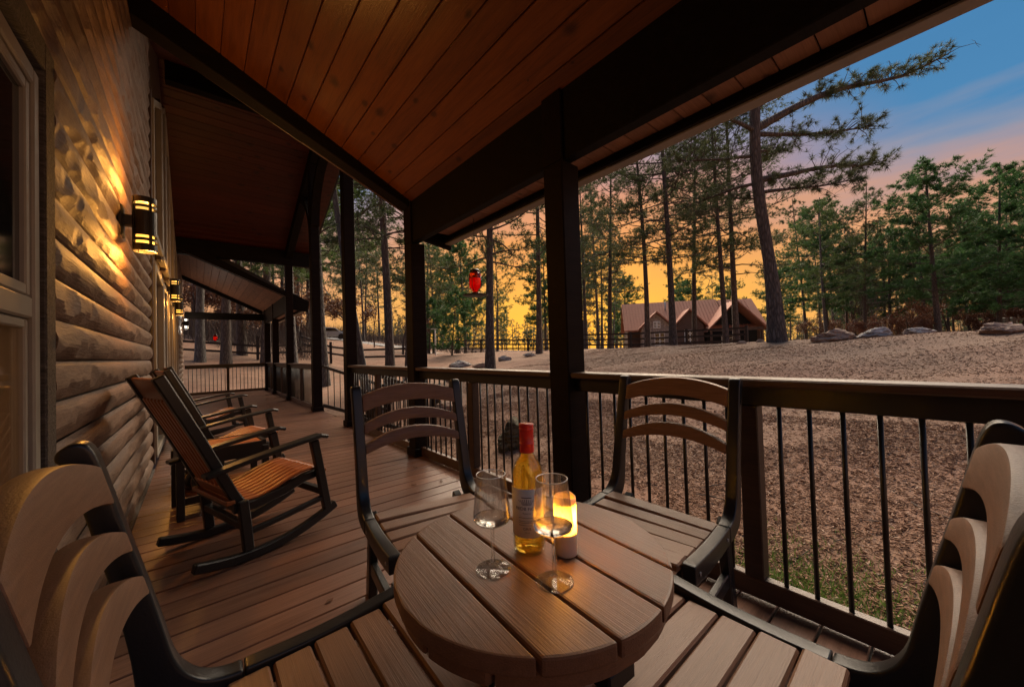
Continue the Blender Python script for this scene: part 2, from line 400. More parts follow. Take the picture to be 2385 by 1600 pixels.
# ------------------------------------------------------------------ hewn log cabin wall
cabin = tag(empty('log_cabin', (XW - .045, 0, 0)), 'hewn brown log cabin front wall with big framed windows along the porch', 'cabin')
LH = .1415
def log_mesh(L, seed):
    # half round log face with shallow adze scoops cut along its lower half
    rg = np.random.default_rng(seed); n = max(6, int(L / .017)); rows = 14
    t = np.linspace(0, L, n + 1)[:, None]; z = np.concatenate([[0, .004], np.linspace(.012, LH - .004, rows - 3), [LH - .001]])[None, :]
    q = np.clip((z - .074) / .074, -1, 1); X = .050 * np.sqrt(np.maximum(0, 1 - np.abs(q) ** 2.2)) * np.ones_like(t)
    X = X + .003 * np.sin(t * 2.1 + seed) * (X > .01)
    def cuts(N, z0, z1, c0, c1, l0, l1, ex):
        Y = X.copy()
        for _ in range(N):
            ti, zi = rg.uniform(-.05, L + .05), rg.uniform(z0, z1); qi = (zi - .074) / .074; xi = .050 * math.sqrt(max(0.02, 1 - abs(qi) ** 2.2)); cut = rg.uniform(c0, c1); l = rg.uniform(l0, l1)
            sl = -.050 * 1.1 * abs(qi) ** 1.2 * math.copysign(1, qi) / .074 / max(.25, math.sqrt(max(.02, 1 - abs(qi) ** 2.2))) + rg.normal(0, .18) + ex
            Y = np.minimum(Y, np.maximum(0, xi - cut + sl * (z - zi) + cut / (l / 2) ** 2 * (t - ti) ** 2))
        return Y
    X = cuts(int(L / .12), .022, .046, .005, .010, .12, .32, .07)
    X = cuts(int(L / .20), .05, .08, .001, .003, .16, .4, 0)
    V_ = np.stack([t * np.ones_like(z), -X, z * np.ones_like(t)], -1).reshape(-1, 3)
    i, j = np.meshgrid(np.arange(n), np.arange(rows - 1), indexing='ij'); a_ = (i * rows + j).ravel(); F_ = [np.stack([a_, a_ + 1, a_ + rows + 1, a_ + rows], 1)]
    e = n * rows
    for k in range(1, rows - 2): F_.append(np.array([[0, k + 1, k, k], [e, e + k, e + k + 1, e + k + 1]]))
    me = bpy.data.meshes.new('log'); me.from_pydata(V_.tolist(), [], F_[0].tolist() + [[0, k + 1, k] for k in range(1, rows - 1)] + [[e, e + k, e + k + 1] for k in range(1, rows - 1)]); me.materials.append(m_log); return me
# local log: x along, -y out of the wall, z up; turned so that x runs along world +Y and -y faces world +X
RZ = math.pi / 2
wallA = MB().box(-.30, -.004, -1.7, .30, -.02, 2.09).box(-.30, -.004, 1.80, 5.21, -.02, 2.09).box(-.30, -.004, -1.7, 5.21, 2.0901, 4.75).build('log_wall', m_trim, cabin)
def logs(wall, y0, y1, z0, z1, seed):
    z = z0; k = 0
    while z < z1 - .02:
        link('log', log_mesh(y1 - y0, seed + k), wall, (0, y0, z), (0, 0, RZ)); z += LH; k += 1
ZW = 15 * LH - .02
logs(wallA, 1.865, 5.205, -.02, ZW, 100); logs(wallA, -1.69, .27, -.02, ZW, 200); logs(wallA, -1.69, 5.205, ZW, 4.7, 300)
wallB = MB().box(-.30, -.004, 11.42, 16.4, -.02, 4.0).build('log_wall', m_trim, cabin)
logs(wallB, 11.43, 16.38, .026, 3.95, 400)
m_base = m_rough
MB().box(.0, .058, 1.865, 5.2, -.005, .024).build('base_board', m_base, cabin, bevel=.004)

# near window, at the left edge
w = empty('window'); w.parent = cabin
tag(w, 'tan framed window beside the hewn logs with brown curtain in its lower sash')
Y0, Y1, Z0, Z1 = .42, 1.765, .45, 1.975
def frame(name, mat, y0, y1, z0, z1, t, x0, x1, par, bev=.004):
    for a in ((y0, y0 + t, z0, z1), (y1 - t, y1, z0, z1), (y0 + t, y1 - t, z0, z0 + t), (y0 + t, y1 - t, z1 - t, z1)):
        MB().box(x0, x1, *a).build(name, mat, par, bevel=bev)
frame('rough_trim', m_rough, Y0 - .10, Y1 + .098, Z0 - .10, Z1 + .120, .0965, .0, .048, w, .005)
frame('sash_frame', m_vinyl, Y0, Y1, Z0, Z1, .050, -.03, .036, w, .005)
frame('sash_frame', m_vinyl, Y0 + .051, Y1 - .051, 1.30, Z1 - .051, .032, -.028, .028, w, .004)
MB().box(-.03, .032, Y0 + .051, Y1 - .051, 1.235, 1.297).build('meeting_rail', m_vinyl, w, bevel=.005)
frame('sash_frame', m_vinyl, Y0 + .051, Y1 - .051, Z0 + .051, 1.232, .026, -.028, .024, w, .004)
MB().box(.012, .016, Y0 + .08, Y1 - .08, 1.325, Z1 - .08).build('pane', m_pane, w)
def clearpane():
    M = Mat('clear_pane').set(Base_Color=(.9, .9, .9), Roughness=.03, IOR=1.1); M.b.inputs['Transmission Weight'].default_value = 1.0; return M.m
m_cpane = clearpane()
MB().box(.010, .014, Y0 + .074, Y1 - .074, Z0 + .074, 1.208).build('pane', m_cpane, w)
cur = MB(); n = 60; pts = [(-.030 + .02 * math.sin(t * .9) * math.cos(t * .23 + 1), Y0 + .06 + (Y1 - Y0 - .12) * t / n) for t in range(n + 1)]
poly = pts + [(p[0] - .006, p[1]) for p in pts[::-1]]
cur.add([(p[0], p[1], Z0 + .06) for p in pts] + [(p[0], p[1], 1.228) for p in pts], [(i, i + 1, n + 2 + i, n + 1 + i) for i in range(n)], True)
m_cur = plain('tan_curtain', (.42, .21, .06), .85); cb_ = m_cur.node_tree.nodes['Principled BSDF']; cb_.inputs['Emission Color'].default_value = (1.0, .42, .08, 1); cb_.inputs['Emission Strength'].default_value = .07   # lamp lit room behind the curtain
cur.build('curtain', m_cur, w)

# the tall framed window wall of the entry gable
gw = MB().prism([(5.215, -.02), (11.415, -.02), (11.415, 3.95), (7.45, 5.80), (5.215, 4.74)], 'x', -.30, -.012).build('panel_wall', plain('brown_panel_siding', (.10, .062, .038), .6, bump=.3, bscale=14, var=.25), cabin)
def win(y0, y1, z0, z1, top=None, mull=True):
    e = empty('window'); e.parent = cabin
    if top is None: top = (z1, z1)
    o = [(y0, z0), (y1, z0), (y1, top[1]), (y0, top[0])]; t = .075
    def seg(a, b, name, mat, w_, x0, x1):
        MB().beam(((x0 + x1) / 2, a[0], a[1]), ((x0 + x1) / 2, b[0], b[1]), w_, x1 - x0, (1, 0, 0)).build(name, mat, e, bevel=.006)
    seg((y0 - .04, z0 - .08), (y0 - .04, top[0] + .08), 'trim_board', m_rail, .10, -.010, .052); seg((y1 + .04, z0 - .08), (y1 + .04, top[1] + .08), 'trim_board', m_rail, .10, -.010, .052)
    for a, b in ((o[0], o[3]), (o[1], o[2])): seg(a, b, 'frame', m_vinyl, t, -.006, .07)
    seg((y0 + .04, z0), (y1 - .04, z0), 'frame', m_vinyl, t, -.006, .068); seg((y0 + .04, top[0] - .01), (y1 - .04, top[1] - .01), 'frame', m_vinyl, t, -.006, .068)
    MB().prism(o, 'x', -.009, .012).build('pane', m_pane, e)
    return e
for y0, y1 in ((5.40, 6.62), (7.85, 8.75), (9.45, 10.20), (10.38, 11.28)): win(y0, y1, .12, 2.12)
win(6.72, 7.28, .12, 2.12)
for y0, y1, a, b in ((5.40, 6.62, 3.9, 4.45), (6.75, 7.4, 4.5, 4.8), (7.55, 8.25, 4.8, 4.5), (8.4, 9.7, 4.4, 3.85), (9.85, 11.2, 3.75, 3.3)): win(y0, y1, 2.5, a, (a, b))

# ------------------------------------------------------------------ porch roofs
SL = .5; CZ = 3.645
def cz(x): return CZ - SL * x
ANG = math.atan(SL)
def shed_roof(name, label, y0, y1, near):
    rf = tag(empty(name), label, 'roof')
    L = y1 - y0; wv = .152 / math.cos(ANG)
    bd = board(L, wv - .0045, .018, m_ceil if near else m_soff, .004)
    x = XW - .09
    while x < XI - .02:
        xc = x + .076
        o = link('ceiling_board', bd, rf, (xc, (y0 + y1) / 2, cz(xc) + random.uniform(-.0008, .0008))); o.rotation_mode = 'XYZ'
        o.matrix_local = Matrix.Translation(o.location) @ Matrix.Rotation(ANG, 4, 'Y') @ Matrix.Rotation(math.pi / 2 + (math.pi if random.random() < .5 else 0), 4, 'Z')
        x += .152
    # roof deck above, header beam, soffit, fascia
    MB().prism([(XW - .06, cz(XW - .06) + .03), (XI + .11, cz(XI + .11) + .03), (2.20, 2.53), (2.30, 2.50), (2.30, 2.56), (XW - .06, cz(XW) + .25)], 'y', y0, y1).build('roof_panel', m_trim, rf)
    MB().box(XI + .021, 1.857, y0, y1 - .003, 2.30, 2.80).build('header_beam', m_beam, rf, bevel=.006)
    MB().box(1.8575, 1.90, y0, y1 - .004, 2.43, 2.74).build('blocking', m_beam, rf)
    sb = board(.31, .150, .016, m_soff, .003); yy = y0 + .08
    while yy < y1 - .06: link('soffit_board', sb, rf, (2.013, yy, 2.425)); yy += .1555
    MB().box(2.168, 2.195, y0, y1, 2.362, 2.52).build('sub_fascia', m_beam, rf)
    gt = [(2.196, 2.52), (2.196, 2.352), (2.272, 2.348), (2.283, 2.36), (2.283, 2.40), (2.302, 2.44), (2.302, 2.52), (2.292, 2.52), (2.292, 2.446), (2.273, 2.405), (2.27, 2.362), (2.206, 2.364), (2.206, 2.52)]
    MB().prism(gt, 'y', y0 - .01, y1 + .012).build('gutter', m_gutter, rf, bevel=.003)
    ye = y1 if near else y0                                   # rake at the entry gable side
    a, b = (ye - .02, ye + .14) if near else (ye - .14, ye + .02)
    MB().prism([(XW - .05, cz(XW) - .20), (XI - .003, cz(XI) - .09), (XI - .003, cz(XI) + .02), (XW - .05, cz(XW) + .045)], 'y', a, b).build('end_rafter', m_beam, rf, bevel=.006)
    MB().prism([(XW, cz(XW) - .210), (XI - .004, cz(XI) - .100), (XI - .004, cz(XI) - .092), (XW, cz(XW) - .203)], 'y', (b - .02 if near else a - .012), (b + .012 if near else a + .02)).build('trim_strip', m_rail, rf, bevel=.003)
    MB().prism([(1.9, 2.36), (2.28, 2.30), (2.31, 2.60), (1.9, 2.80)], 'y', *((ye + .001, ye + .05) if near else (ye - .05, ye - .001))).build('rake_board', m_beam, rf, bevel=.004)
    return rf
shed_roof('porch_roof', 'low sloping porch roof with orange knotty pine ceiling over the round table', -1.7, 3.72, True)
far = shed_roof('porch_roof', 'small far porch roof with pale brown board ceiling at the end of the deck', 11.15, 15.7, False)
MB().box(-.30, XI + .1, 15.28, 15.42, 2.40, 2.62).build('tie_beam', m_beam, far, bevel=.006)
MB().prism([(XW, cz(XW) - .13), (XI, cz(XI) - .13), (XI, cz(XI) + .02), (XW, cz(XW) + .02)], 'y', 15.55, 15.7).build('end_rafter', m_beam, far, bevel=.006)

gr = tag(empty('gable_roof'), 'tall dark gabled entry roof with deep red board ceiling behind the low roof', 'roof')
RY, RZ_, EZ = 7.45, 5.62, 3.86
gs = (RZ_ - EZ) / (11.15 - RY); ga = math.atan(gs)
wv = .150; nb = int(math.hypot(11.15 - RY, RZ_ - EZ) / wv)
gb = board(2.95, wv - .004, .018, m_ceil_shade, .004)
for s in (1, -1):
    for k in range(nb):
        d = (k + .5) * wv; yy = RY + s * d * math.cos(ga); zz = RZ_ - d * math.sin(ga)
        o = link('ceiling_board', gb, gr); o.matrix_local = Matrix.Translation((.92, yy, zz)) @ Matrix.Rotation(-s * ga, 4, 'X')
MB().prism([(RY, RZ_ + .05), (11.35, EZ - .05), (11.35, EZ + .13), (RY, RZ_ + .25), (3.55, EZ + .13), (3.55, EZ - .05)], 'x', XW - .35, 2.45).build('roof_panel', m_trim, gr)
MB().box(XW + .02, 2.42, 11.02, 11.17, 3.50, 3.86).build('eave_beam', m_beam, gr, bevel=.006)
MB().box(XW + .02, 2.42, 3.73, 3.86, 3.60, 3.90).build('eave_beam', m_beam, gr, bevel=.006)
MB().box(XW + .02, 2.42, RY - .08, RY + .08, 5.28, 5.60).build('ridge_beam', m_beam, gr, bevel=.006)
for s in (1, -1):
    MB().beam((1.84, RY + s * .05, RZ_ - .14), (1.84, RY + s * 3.68, EZ - .12), .16, .24).build('truss_rafter', m_beam, gr, bevel=.006)
br = MB(); pts = []
for t in range(9):
    u = t / 8; pts.append((1.84, 8.22 - 1.15 * (u ** 1.7), 3.75 + 1.15 * (1 - (1 - u) ** 1.7)))
for a, b in zip(pts, pts[1:]): br.beam(a, b, .10, .15, (1, 0, 0))
br.build('curved_brace', m_beam, gr)
br = MB(); pts = [(1.84, 8.36 + 1.2 * ((t / 8) ** 1.7), 3.55 + 1.1 * (1 - (1 - t / 8) ** 1.7)) for t in range(9)]
for a, b in zip(pts, pts[1:]): br.beam(a, b, .10, .15, (1, 0, 0))
br.build('curved_brace', m_beam, gr)

# ------------------------------------------------------------------ posts
PG = 'square timber posts along the porch edge'
def post(yc, h, label, s=.165):
    o = tag(empty('porch_post', (XI + s / 2, yc, 0)), label, 'post', PG)
    MB().box(-s / 2, s / 2, -s / 2, s / 2, .002, h).build('shaft', m_post, o, bevel=.007)
    if h < 2.4: MB().box(-s / 2 + .001, -s / 2 + .020, -s / 2 + .001, s / 2 - .001, h + .001, 2.752).build('upper_shaft', m_post, o, bevel=.004)
    MB().box(-s / 2 - .018, s / 2 + .018, -s / 2 - .018, s / 2 + .018, .001, .09).build('base_trim', m_post, o, bevel=.006)
    return o
post(1.61, 2.298, 'dark square timber post rising behind the wine bottle'); post(3.77, 2.298, 'dark corner post with reddish inner face where the low ceiling ends')
post(6.10, 4.75, 'tall square post on the near side of the steps opening'); post(8.29, 5.0, 'tall square post with curved brace on the far side of the steps')
post(11.10, 3.50, 'square post under the far beam of the gabled entry'); post(13.40, 2.298, 'slim looking post halfway along the far porch roof'); post(15.14, 2.298, 'farthest corner post at the end of the deck')

# ------------------------------------------------------------------ railings
BAL = MB().tube([(0, 0, 0), (0, 0, .76)], .0085, 8).mesh('baluster', m_iron)
m_midpost = wood('mid_post_wood', (.018, .0085, .0055), (.034, .0165, .0105), (.055, .029, .019), .5, 12, .1)
RG = 'wood capped railings with black balusters'
def railing(x0, y0, x1, y1, label, mids=(), sp=.0995, z=0.0):
    L = math.hypot(x1 - x0, y1 - y0); a = math.atan2(y1 - y0, x1 - x0)
    o = tag(empty('porch_railing', (x0, y0, z), a), label, 'railing', RG)
    MB().box(0, L, -.072, .068, .918, .952).build('handrail', m_rail, o, bevel=.006)
    MB().box(0, L, -.02, .02, .835, .9175).build('top_rail', m_blackp, o, bevel=.003)
    MB().box(0, L, -.022, .022, .012, .100).build('bottom_rail', m_rail, o, bevel=.004)
    for t in mids: MB().box(t - .036, t + .036, -.036, .036, .101, .8345).build('mid_post', m_midpost, o, bevel=.004)
    n = int(L / sp); off = (L - (n - 1) * sp) / 2
    for i in range(n):
        t = off + i * sp
        if any(abs(t - q) < .05 for q in mids): continue
        link('baluster', BAL, o, (t, 0, .088), (0, 0, random.random()))
    return o
XR = 1.834
railing(XR, -1.70, XR, 1.525, 'long railing at the right with mid post beside the rear chair', mids=(.165, 2.265))
railing(XR, 1.697, XR, 3.685, 'railing between the bottle post and the corner post', mids=(1.0,))
railing(XR, 3.857, XR, 6.015, 'railing behind the left rear chair, between corner post and steps', mids=(1.08,))
railing(XR, 8.376, XR, 11.01, 'railing just beyond the steps post', mids=(1.3,)); railing(XR, 11.19, XR, 13.31, 'railing on the far porch, first past the gable post', mids=(1.06,)); railing(XR, 13.49, XR, 15.05, 'last short railing before the far corner post', mids=(.78,))
railing(-.30, 15.16, 1.75, 15.16, 'railing across the far end of the deck', mids=(1.05,))

# steps to the yard
st = tag(empty('porch_steps', (1.96, 7.2, 0)), 'wooden steps going down to the yard between the two tall posts', 'steps')
for k in range(2): MB().box(.02 + k * .29, .31 + k * .29, -.93, .93, -.165 - k * .165, -.13 - k * .165).build('tread', m_deck, st, bevel=.004)
for s in (-1, 1): MB().prism([(.0, -.02), (.0, -.36), (.62, -.52), (.62, -.36)], 'y', s * .95 - .02, s * .95 + .02).build('stringer', m_rail, st)
def stair_rail(yc, label):
    o = tag(empty('stair_railing', (1.93, yc, 0)), label, 'railing'); L = 1.35; dz = -.40
    for n_, z, w_, h_, mt in (('handrail', .90, .05, .06, m_blackp), ('bottom_rail', .11, .04, .07, m_blackp)): MB().beam((0, 0, z), (L, 0, z + dz * L), w_, h_).build(n_, mt, o, bevel=.004)
    MB().box(L - .05, L + .04, -.045, .045, -.75, .92 + dz * L).build('newel_post', m_post, o, bevel=.005)
    for i in range(10): t = .1 + i * .118; link('baluster', BAL, o, (t, 0, .125 + dz * t))
stair_rail(8.24, 'sloping black stair railing at the far side of the steps'); stair_rail(6.12, 'sloping black stair railing at the near side of the steps')

# ------------------------------------------------------------------ wall lanterns (lit)
m_bulb = emis('warm_lamp_glow', (1.0, .45, .06), 1.1); m_bulb2 = emis('dim_lamp_glow', (1.0, .50, .10), .6); m_bulbw = emis('white_lamp_glow', (1.0, .90, .75), 2.0)
def ring(r0, r1, z0, z1, n=28): return MB().lathe([(r1, z0), (r1, z1), (r0, z1), (r0, z0)], n, smooth=False, close=True)
def lantern(yc, zc, label, e, warm=True, upk=.45):
    o = tag(empty('wall_lantern', (XW, yc, zc)), label, 'lantern', 'lit lanterns on the log wall'); x = .104; r = .058
    def at(mb, name, mat, **k): return mb.build(name, mat, o, loc=(x, 0, 0), **k)
    for z0, z1 in ((-.17, -.125), (-.108, -.090), (-.073, .085), (.102, .118), (.135, .17)):
        at(ring(r - .004, r, z0, z1), 'shade_band', m_iron)
    for a in range(4):
        t = a * math.pi / 2 + .55; c, s = math.cos(t) * (r - .003), math.sin(t) * (r - .003)
        MB().box(-.006, .006, -.006, .006, -.168, .168).build('strut', m_iron, o, loc=(x + c, s, 0), rot=(0, 0, t))
    at(MB().lathe([(.0, -.135), (.034, -.135), (.044, -.12), (.044, -.07), (.03, -.06), (0, -.06)], 24), 'lamp_glass', m_bulb if warm else m_bulbw)
    at(MB().lathe([(.0, .09), (.034, .09), (.040, .10), (.040, .135), (.03, .142), (0, .142)], 24), 'lamp_glass', m_bulb2 if warm else m_bulbw)
    MB().box(-.03, .065, -.022, .022, -.02, .05).build('bracket', m_iron, o, bevel=.004)
    MB().box(-.012, .012, -.055, .055, -.09, .10).build('back_plate', m_iron, o, bevel=.006)
    for z, k in ((-.20, 1.0), (.20, upk)):
        ld = bpy.data.lights.new('lantern_light', 'POINT'); ld.energy = e * k; ld.color = (1.0, .42, .075) if warm else (1, .85, .7); ld.shadow_soft_size = .035
        l = bpy.data.objects.new('lantern_light', ld); COL.objects.link(l); l.parent = o; l.location = (x + .035, 0, z)
    return o
lantern(3.27, 1.965, 'nearest black cylinder lantern glowing on the hewn log wall', 10, True, .75)
lantern(7.50, 2.16, 'black cylinder lantern on the trim between the tall windows', 6)
lantern(9.08, 2.10, 'black cylinder lantern past the middle of the window wall', 6)
lantern(14.7, 2.20, 'far lantern with whiter light on the distant log wall', 5, False)

# ------------------------------------------------------------------ dining chairs (brown poly planks on black frames)
def smooth_ob(o, ang=.7):
    for p in o.data.polygons: p.use_smooth = True
    o.data.set_sharp_from_angle(angle=ang); return o
def smooth_poly(P, hard):
    n = len(P); out = []
    for i in range(n):
        p0, p1, p2, p3 = P[i - 1], P[i], P[(i + 1) % n], P[(i + 2) % n]
        if i in hard: p0 = p1
        if (i + 1) % n in hard: p3 = p2
        straight = i in hard and (i + 1) % n in hard
        for t in ((0,) if straight else (0, 1 / 3, 2 / 3)):
            out.append(tuple(.5 * (2 * p1[k] + (p2[k] - p0[k]) * t + (2 * p0[k] - 5 * p1[k] + 4 * p2[k] - p3[k]) * t * t + (3 * p1[k] - p0[k] - 3 * p2[k] + p3[k]) * t ** 3) for k in (0, 1)))
    return out
def dining_chair(loc, heading, label):
    o = tag(empty('dining_chair', (loc[0], loc[1], 0), heading), label, 'chair', 'brown and black chairs around the round table')
    W = .27
    frame_poly = [(-.167, .918), (-.176, .931), (-.174, .946), (-.161, .956), (-.146, .958), (-.133, .947), (-.122, .915), (-.100, .824), (-.080, .744), (-.061, .668), (-.043, .591), (-.026, .516), (-.006, .475), (.020, .449), (.050, .436), (.085, .431),
                  (.085, .372), (.03, .374), (-.03, .388), (-.062, .42), (-.078, .47), (-.086, .54), (-.099, .62), (-.115, .703), (-.133, .785), (-.143, .83), (-.155, .885)]
    rail_poly = [(.087, .432), (.20, .428), (.32, .432), (.435, .443), (.445, .438), (.445, .385), (.32, .372), (.20, .369), (.087, .372)]
    FP = smooth_poly(frame_poly, (15, 16)); RP = smooth_poly(rail_poly, (0, 3, 4, 5, 8))
    for s in (1, -1):
        a, b = (W - .044, W) if s > 0 else (-W, -W + .044)
        f = MB().prism(FP, 'y', a, b).build('back_post', m_black, o, bevel=.007, seg=3); smooth_ob(f)
        smooth_ob(MB().prism(RP, 'y', a + .001, b - .001).build('seat_rail', m_black, o, bevel=.006, seg=3))
        a2, b2 = (W - .086, W - .046) if s > 0 else (-W + .046, -W + .086)
        MB().prism([(-.072, .402), (-.035, .382), (-.090, .001), (-.150, .001)], 'y', a2, b2).build('leg', m_black, o, bevel=.005)
        MB().prism([(.335, .368), (.395, .368), (.405, .001), (.350, .001)], 'y', a2, b2).build('leg', m_black, o, bevel=.005)
        MB().box(-.10, .36, a2 + .006, b2 - .006, .12, .175).build('stretcher', m_black, o, bevel=.004)
        for x, z in ((.12, .40), (.41, .41)): MB().tube([(x, s * (W - .002), z), (x, s * (W + .002), z)], .006, 10).build('bolt', m_grey, o)
    MB().box(.12, .17, -W + .09, W - .09, .125, .17).build('cross_bar', m_black, o, bevel=.004)
    for k in range(5):
        xc = .055 + .0825 * k + .037
        pb = board(2 * W - .092, .0765, .024, m_poly, .005)
        link('seat_plank', pb, o, (xc, 0, .412 + .006 * (k - 2) ** 2 / 4), (0, -.02 * (k - 2), math.pi / 2))
    # slats: bowed back and arched up in the middle
    def slat(zc0, h0, h1, arch):
        n = 22; vs = []; yb = W - .043; t = .034
        for i in range(n + 1):
            u = -1 + 2 * i / n; y = u * yb; bow = .008 * (1 - u * u); z0 = zc0 + arch * (1 - u * u); hh = (h0 + (h1 - h0) * (1 - u * u)) / 2
            for dz, dx in ((-hh, 0), (hh, 0), (hh, -t), (-hh, -t)):
                z = z0 + dz; px = -.100 - .245 * (z - .824) - bow + .25 * (z - z0) * 0 + dx + .002
                vs.append((px, y, z))
        fs = [(i * 4 + k, i * 4 + (k + 1) % 4, i * 4 + 4 + (k + 1) % 4, i * 4 + 4 + k) for i in range(n) for k in range(4)] + [(3, 2, 1, 0), (n * 4, n * 4 + 1, n * 4 + 2, n * 4 + 3)]
        me = MB().add(vs, fs, False).mesh('back_slat', None); bm = bmesh.new(); bm.from_mesh(me); bmesh.ops.recalc_face_normals(bm, faces=bm.faces)
        es = [e for e in bm.edges if len(e.link_faces) == 2 and e.calc_face_angle(0) > .8]
        bmesh.ops.bevel(bm, geom=es, offset=.006, segments=2, affect='EDGES', profile=.6); bm.to_mesh(me); bm.free()
        me.materials.append(m_slatp)
        for p in me.polygons: p.use_smooth = True
        me.set_sharp_from_angle(angle=.6)
        link('back_slat', me, o)
    slat(.876, .072, .079, .0395); slat(.7645, .039, .052, .0475); slat(.676, .038, .056, .048)
    return o
def slat_mat():
    M = Mat('brown_poly_slat'); v = M.coords((14, 1.2, 14)); g = M.noise(v, 9, 4, .6); g3 = M.noise(M.coords(), 420, 2)
    M.col(M.ramp(g, [(.25, (.145, .072, .037)), (.55, (.195, .100, .054)), (.8, (.25, .134, .078))])).set(Roughness=.5); M.bump(M.math('ADD', g, g3), .25, .002); return M.m
m_slatp = slat_mat()
dining_chair((.785, 1.60), R_(-97), 'brown slatted chair at the far left side of the round table')
dining_chair((1.535, .81), R_(185), 'brown slatted chair backed against the railing, right of the candle')
dining_chair((-.015, .778), R_(0), 'brown slatted chair nearest the log wall, cut by the left edge')
dining_chair((.775, .095), R_(90), 'brown slatted chair in the right foreground, cut by the right edge')

# ------------------------------------------------------------------ round table
TZ, TX, TY, TR = .66, .558, .612, .290
tbl = tag(empty('round_table', (TX, TY, 0), R_(-4)), 'small round brown plank table holding the wine bottle and glasses', 'table')
edges = [-.290, -.1745, -.0595, .0555, .1705, .290]; gap = .0032
def chord(a, b, r, n=18):
    a = max(a, -r + 1e-4); b = min(b, r - 1e-4); pts = []
    for i in range(n + 1):
        x = a + (b - a) * i / n; pts.append((x, -math.sqrt(max(r * r - x * x, 0))))
    for i in range(n, -1, -1):
        x = a + (b - a) * i / n; pts.append((x, math.sqrt(max(r * r - x * x, 0))))
    out = [pts[0]]
    for p in pts[1:]:
        if math.hypot(p[0] - out[-1][0], p[1] - out[-1][1]) > .002: out.append(p)
    if math.hypot(out[0][0] - out[-1][0], out[0][1] - out[-1][1]) < .002: out.pop()
    return out
# planks modelled with their grain along local x
for k in range(5):
    poly = [(p[1], -p[0]) for p in chord(edges[k] + (gap if k else 0), edges[k + 1] - (gap if k < 4 else 0), TR)]
    MB().prism(poly, 'z', TZ - .030, TZ).build('table_plank', m_poly, tbl, rot=(0, 0, math.pi / 2), bevel=.0055, seg=2)
for k in range(5):
    poly = [(p[1], -p[0]) for p in chord(edges[k] + (gap if k else .012), edges[k + 1] - (gap if k < 4 else .012), TR - .012)]
    MB().prism(poly, 'z', TZ - .062, TZ - .0315).build('apron_plank', m_poly, tbl, bevel=.004)
MB().box(-.24, .24, -.035, .035, TZ - .098, TZ - .0625).build('brace', m_black, tbl, bevel=.004); MB().box(-.035, .035, -.24, .24, TZ - .134, TZ - .0985).build('brace', m_black, tbl, bevel=.004)
for sx_, sy_ in ((1, 1), (1, -1), (-1, 1), (-1, -1)): MB().beam((sx_ * .05, sy_ * .05, TZ - .135), (sx_ * .15, sy_ * .15, .002), .05, .05).build('leg', m_black, tbl, bevel=.005)

# ------------------------------------------------------------------ wine bottle, glasses, candle
BX, BY = .556, .613
bt = tag(empty('wine_bottle', (BX, BY, TZ + .001)), 'white wine bottle with red cap and pale label on the table', 'bottle'); bt.scale = (1, 1, .885)
out_ = [(.0, .010), (.020, .006), (.0315, .0), (.0345, .003), (.0355, .012), (.0355, .185), (.034, .200), (.028, .216), (.019, .229), (.0145, .240), (.0135, .252), (.0135, .288), (.0152, .289), (.0152, .297), (.0132, .299)]
inn_ = [(.0112, .299), (.0112, .252), (.0122, .240), (.0165, .229), (.0255, .2155), (.0315, .1995), (.033, .1855), (.033, .014), (.030, .006), (.018, .012), (.0, .017)]
MB().lathe(out_ + inn_, 48).build('glass_body', m_bottle, bt)
LV = .236
MB().lathe([(.0, .0175), (.018, .0125), (.0298, .0066), (.03275, .0142), (.03275, .1853), (.0312, .1993), (.0252, .2152), (.0162, .2288), (.0128, LV), (0, LV)], 48).build('wine', m_wine, bt)
MB().lathe([(.0157, .242), (.0157, .262), (.0166, .263), (.0166, .2645), (.0157, .2655), (.0157, .298), (.0165, .299), (.0165, .301), (.0157, .302), (.0157, .3065), (.0165, .3075), (.0160, .3115), (.0, .312)], 32).build('cap', m_red, bt)
def arc_sheet(r, a0, a1, z0, z1, n=24):
    vs = []; 
    for i in range(n + 1):
        a = a0 + (a1 - a0) * i / n
        for rr in (r, r + .0004):
            vs += [(rr * math.cos(a), rr * math.sin(a), z0), (rr * math.cos(a), rr * math.sin(a), z1)]
    fs = []
    for i in range(n):
        k = i * 4; fs += [(k + 2, k + 6, k + 7, k + 3), (k + 1, k + 5, k + 4, k), (k + 3, k + 7, k + 5, k + 1), (k, k + 4, k + 6, k + 2)]
    return MB().add(vs, fs, True)
LA = math.atan2(-BY, -BX) - .12                       # label faces the near side of the table
m_paper = plain('label_paper', (.86, .80, .73), .6)
arc_sheet(.0359, LA - 1.25, LA + 1.15, .046, .162).build('label', m_paper, bt)
m_ink = plain('label_ink', (.10, .07, .07), .6)
def wrap_text(txt, size, z, name='lettering', dx=0):
    cu = bpy.data.curves.new('t', 'FONT'); cu.body = txt; cu.size = size; cu.align_x = 'CENTER'; cu.extrude = 0.0
    ob = bpy.data.objects.new('t', cu); COL.objects.link(ob); bpy.context.view_layer.update()
    dg = bpy.context.evaluated_depsgraph_get(); me0 = bpy.data.meshes.new_from_object(ob.evaluated_get(dg)); bpy.data.objects.remove(ob)
    for v in me0.vertices:
        a = LA + (v.co.x + dx) / .0364; zz = z + v.co.y; v.co = (.0367 * math.cos(a), .0367 * math.sin(a), zz)
    me0.materials.clear(); me0.materials.append(m_ink); link(name, me0, bt)
wrap_text('REDB FiOLI', .0105, .1125); wrap_text('Reserve', .0055, .1035); wrap_text('GRIS', .0085, .0655); wrap_text('750 ml', .004, .0585)
for z in (.094, .086, .082, .0765): arc_sheet(.0364, LA - .5, LA + .5, z, z + .0008, 12).build('print_line', m_ink, bt)
cr = MB()
